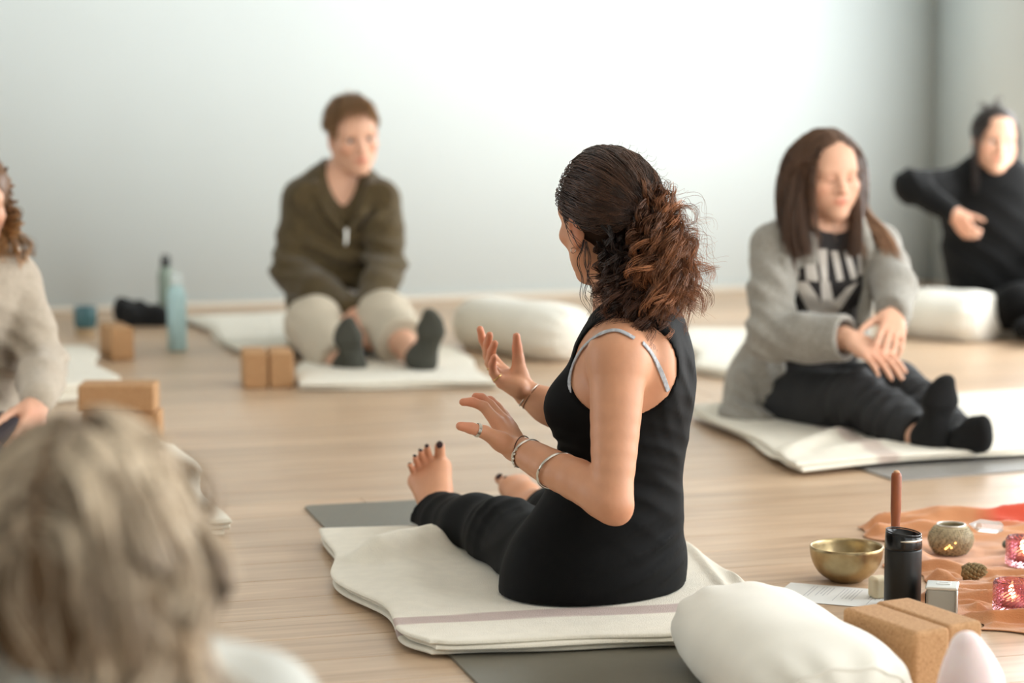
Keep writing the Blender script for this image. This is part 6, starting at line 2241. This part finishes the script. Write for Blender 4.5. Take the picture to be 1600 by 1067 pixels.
# ------------------------------------------------------------------ the woman in the beige sweater, half out of the frame
M['beige_knit'] = mat('beige_knit', (172, 158, 140), 0.95, rgb2=(186, 172, 154), vscale=60, bump=0.5, bscale=330, sheen=0.25)
M['plum'] = mat('plum_cloth', (70, 62, 66), 0.9, bump=0.3, bscale=300)
M['brown_sock'] = mat('brown_knit_sock', (78, 60, 46), 0.95, bump=0.8, bscale=220, sheen=0.3)
wl = thing('person', 'woman in a beige sweater with ginger curls, cut off by the left edge', 'person', (-1.35, 6.1, 0))
f0 = 216
T_ = [(P(-70, 705, 6.10), 0.165, 0.12, f0), (P(-68, 650, 6.10), 0.155, 0.115, f0), (P(-60, 560, 6.08), 0.145, 0.108, f0), (P(-52, 480, 6.05), 0.150, 0.108, f0), (P(-48, 430, 6.04), 0.145, 0.085, f0), (P(-45, 405, 6.03), 0.09, 0.065, f0)]
sL, sR = P(22, 445, 6.10), P(-120, 440, 5.95)
eL, eR = P(68, 568, 6.00), P(-140, 600, 5.85)
wL, wR = P(60, 622, 5.76), P(-60, 660, 5.72)
hd = Head(P(-42, 318, 5.98), frame(206, 6, 0), 1.0)
nk = chain([P(-46, 415, 6.03), P(-43, 365, 6.0)], [0.055, 0.048])
hL, hR = P(-35, 710, 6.14), P(-105, 710, 6.05)
kL, kR = P(-2, 700, 5.86), P(-90, 700, 5.62)
aL, aR = P(-50, 735, 5.62), P(10, 745, 5.55)
handL = hand(P(58, 630, 5.74), P(50, 668, 5.68) - P(58, 630, 5.74), (-0.6, 0.5, -0.3), False, (0.35, 0.5, 0.3), s=1.0)
handR = hand(wR, (0.5, -0.4, -0.3), (0, 0, -1), True)
pr = K(trunk(T_), 0.03) + K(nk, 0.03) + K(chain([sL, eL, wL, P(58, 630, 5.74)], [0.046, 0.04, 0.028, 0.026]) + chain([sR, eR, wR], [0.046, 0.04, 0.027]), 0.02) + handL + handR + \
    K(chain([hR, kR, aR], [0.08, 0.055, 0.036]) + chain([hL, kL, aL], [0.08, 0.055, 0.036]), 0.03) + K([rcone(P(-46, 425, 6.03), sL, 0.045, 0.046), rcone(P(-46, 425, 6.03), sR, 0.045, 0.046)], 0.03)
person_body(wl, pr, hd, M['skin_b'], 0.0074, red=[P(52, 655, 5.70)])
hd.features(wl, M, 'brow_brown')
sw = K(trunk([(q[0], q[1] + 0.020, q[2] + 0.020, q[3]) for q in T_[1:]]), 0.04) + K([rcone(P(-46, 425, 6.03), sL, 0.060, 0.064), rcone(P(-46, 425, 6.03), sR, 0.060, 0.064)], 0.035) + \
    K(chain([sL, sL.lerp(eL, .5), eL, eL.lerp(wL, .5), wL], [0.064, 0.062, 0.062, 0.058, 0.045]) + chain([sR, eR, wR], [0.066, 0.062, 0.045]), 0.02)
garment('sweater', sw, 0.03, 0.0080, M['beige_knit'], wl, cuts=[ell(P(-42, 385, 6.0), (0.075, 0.075, 0.05))], disp=fabric([wave(eL, 0.13, (0.5, 0, 1), 0.05, 0.007, 1.3, 2), wave(P(-20, 560, 6.0), 0.14, (0.7, 0, 0.7), 0.06, 0.007, 1.3, 3)], 0.003, 25, 3))
pn = K(trunk([(P(-70, 708, 6.10), 0.178, 0.135, f0), (P(-68, 670, 6.10), 0.172, 0.13, f0)]), 0.04) + K(chain([hR, kR, aR], [0.10, 0.078, 0.055]) + chain([hL, kL, aL], [0.10, 0.080, 0.055]), 0.04)
garment('trousers', pn, 0.03, 0.0095, M['plum'], wl, planes=[((0, 0, 0.05), (0, 0, 1))], disp=fabric((), 0.004, 25, 6))
garment('sock', K(chain([aR, P(40, 735, 5.50), P(62, 715, 5.46)], [0.046, 0.044, 0.034]), 0.02), 0.02, 0.006, M['brown_sock'], wl, disp=fabric((), 0.002, 80, 2))
rg = np.random.RandomState(13)
cap = hair_cap('hair', hd, M['hair'], wl, 0.018, [ell(hd.w(0, 0.125, -0.03), (0.076, 0.075, 0.115), hd.R), ell(hd.w(0, 0.06, -0.12), (0.062, 0.12, 0.09), hd.R)], 0.006,
               [(ell(hd.w(0, -0.06, -0.05), (0.080, 0.055, 0.09), hd.R), 0.03), (ell(hd.w(0.06, -0.03, -0.06), (0.03, 0.035, 0.05), hd.R), 0.03), (ell(hd.w(-0.06, -0.03, -0.06), (0.03, 0.035, 0.05), hd.R), 0.03)], lin((104, 70, 40)))
rt_ = [hd.w(x * 0.075, y, z) for x in (-1, 1) for y, z in ((0.03, 0.05), (-0.03, 0.05), (-0.07, 0.03), (0.01, 0.02))] + [hd.w(0, -0.09, 0.03), hd.w(0.04, -0.08, 0.03), hd.w(-0.04, -0.08, 0.03)]
en_ = [P(28, 392, 6.02), P(40, 402, 6.00), P(16, 380, 5.98), P(2, 395, 5.96), P(-10, 400, 6.1), P(-100, 400, 5.95), P(-120, 390, 6.0), P(-70, 420, 6.1), P(10, 350, 6.0), P(-105, 350, 5.95), P(20, 365, 6.03)]
sets = [curls(900, rt_, 0.02, en_, 0.018, 0.01, 0.010, 3.0, (112, 74, 42), (176, 128, 78), 0.0016, 30, seed=91)]
obj('hair_strands', strand_mesh('hair_strands', sets), M['hair'], wl)

# ------------------------------------------------------------------ the blond head in front
M['pale_sweater'] = mat('pale_grey_sweater', (206, 206, 198), 0.95, bump=0.4, bscale=300, sheen=0.2)
bl = thing('person', 'blond wavy-haired person in a pale sweater seen from behind, closest to the camera', 'person', (-0.37, 2.25, 0))
f0 = 352
hd = Head(P(138, 868, 2.22), frame(350, 10, 0), 0.95)
c0_ = Vector((hd.c[0], 2.22, 0))
T_ = [(c0_ + Vector((0.02, -0.02, 0.09)), 0.17, 0.125, f0), (c0_ + Vector((0.02, -0.02, 0.16)), 0.155, 0.115, f0), (c0_ + Vector((0.01, -0.01, 0.26)), 0.14, 0.105, f0), (c0_ + Vector((0, 0, 0.36)), 0.15, 0.105, f0), (c0_ + Vector((0, 0, 0.42)), 0.145, 0.085, f0), (c0_ + Vector((0, 0, 0.455)), 0.09, 0.07, f0)]
sR, sL = c0_ + Vector((0.155, 0.0, 0.42)), c0_ + Vector((-0.155, 0.0, 0.42))
eR, eL = c0_ + Vector((0.20, 0.08, 0.20)), c0_ + Vector((-0.20, 0.08, 0.20))
wR, wL = c0_ + Vector((0.13, 0.28, 0.14)), c0_ + Vector((-0.13, 0.28, 0.14))
hR, hL = c0_ + Vector((0.09, 0.02, 0.085)), c0_ + Vector((-0.09, 0.02, 0.085))
kR, kL = c0_ + Vector((0.30, 0.30, 0.11)), c0_ + Vector((-0.30, 0.30, 0.11))
aR, aL = c0_ + Vector((-0.06, 0.38, 0.05)), c0_ + Vector((0.06, 0.45, 0.05))
nk = chain([c0_ + Vector((0, 0, 0.45)), hd.w(0, -0.015, -0.05)], [0.055, 0.05])
pr = K(trunk(T_), 0.03) + K(nk, 0.03) + K(chain([sR, eR, wR], [0.046, 0.038, 0.027]) + chain([sL, eL, wL], [0.046, 0.038, 0.027]), 0.02) + hand(wR, (-0.3, 0.9, -0.2), (0, 0, -1), True) + hand(wL, (0.3, 0.9, -0.2), (0, 0, -1), False) + \
    K(chain([hR, kR, aR], [0.08, 0.055, 0.036]) + chain([hL, kL, aL], [0.08, 0.055, 0.036]), 0.03) + K([rcone(aR, aR + Vector((-0.15, -0.02, -0.01)), 0.034, 0.024), rcone(aL, aL + Vector((0.15, -0.02, -0.01)), 0.034, 0.024)], 0.03)
person_body(bl, pr, hd, M['skin_b'], 0.0085, seat=0.004)
hd.features(bl, M, 'brow_brown')
sw = K(trunk([(q[0], q[1] + 0.018, q[2] + 0.018, q[3]) for q in T_[1:]]), 0.04) + K([rcone(T_[-1][0] + Vector((0, 0, -0.02)), sR, 0.062, 0.060), rcone(T_[-1][0] + Vector((0, 0, -0.02)), sL, 0.062, 0.060)], 0.035) + K(chain([sR, eR, wR], [0.062, 0.056, 0.04]) + chain([sL, eL, wL], [0.062, 0.056, 0.04]), 0.02)
garment('sweater', sw, 0.03, 0.0095, M['pale_sweater'], bl, disp=fabric((), 0.003, 25, 3))
pn = K(trunk([(T_[0][0], 0.182, 0.137, f0), (T_[1][0], 0.165, 0.125, f0)]), 0.04) + K(chain([hR, kR, aR], [0.10, 0.075, 0.05]) + chain([hL, kL, aL], [0.10, 0.075, 0.05]), 0.04)
garment('trousers', pn, 0.03, 0.011, M['plum'], bl, planes=[((0, 0, 0.002), (0, 0, 1))])
rg = np.random.RandomState(17)
cap = hair_cap('hair', hd, M['hair'], bl, 0.012, [ell(hd.w(0, 0.125, -0.04), (0.076, 0.075, 0.112), hd.R), ell(hd.w(0, 0.07, -0.12), (0.075, 0.10, 0.08), hd.R)], 0.006,
               [(ell(hd.w(0, -0.035, -0.045), (0.082, 0.068, 0.085), hd.R), 0.03)], lin((120, 96, 72)))
d = fib_dirs(2500, rg)
d = d[(d[:, 2] > -0.25) & (d[:, 1] - 0.9 * d[:, 2] < 0.3)]
rt = skull(hd, d, 0.013)
sx = np.sign(d[:, 0] + 0.12)
dr_ = np.stack([sx * 0.7, -0.6 - 0.2 * d[:, 1], 0.25 + 0 * sx], 1)
shc = [coll(hd.w(0, -0.012, 0.037), np.array([0.088, 0.108, 0.098]), hd.R), coll(hd.w(0, -0.02, -0.045), np.array([0.086, 0.080, 0.09]), hd.R), coll(c0_ + Vector((0, 0, 0.40)), (0.19, 0.12, 0.09))]
pth = grow(hd, rt, dr_, 20, 0.0148 * (0.8 + 0.35 * rg.rand(len(d))), 0.40, shc, rg, 0.03)
pth, g = clump(pth, 60, 0.82, rg)
pth = resample(pth, 20)
s = np.linspace(0, 1, 20)[None, :, None]
ph = rg.rand(len(d), 1, 1)[g] * 6.28
dirs_ = rg.normal(size=(len(d), 1, 3))[g]
pth = pth + dirs_ * 0.012 * np.sin(s * 13 + ph) * np.clip(s * 3, 0, 1)
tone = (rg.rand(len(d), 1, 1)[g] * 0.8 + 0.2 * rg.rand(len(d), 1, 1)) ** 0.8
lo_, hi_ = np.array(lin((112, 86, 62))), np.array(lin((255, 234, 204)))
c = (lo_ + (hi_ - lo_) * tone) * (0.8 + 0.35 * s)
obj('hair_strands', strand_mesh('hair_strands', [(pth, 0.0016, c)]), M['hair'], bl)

# ------------------------------------------------------------------ things of a kind share a group
GROUPS = {'yoga block': 'cork yoga blocks', 'blanket': 'cotton blankets on the floor', 'bolster': 'bolsters on the floor', 'yoga mat': 'yoga mats', 'bottle': 'water bottles by the wall',
          'person': 'people of the yoga circle'}
for o in list(bpy.data.objects):
    if o.parent is None and o.get('category') in GROUPS:
        o['group'] = GROUPS[o['category']]
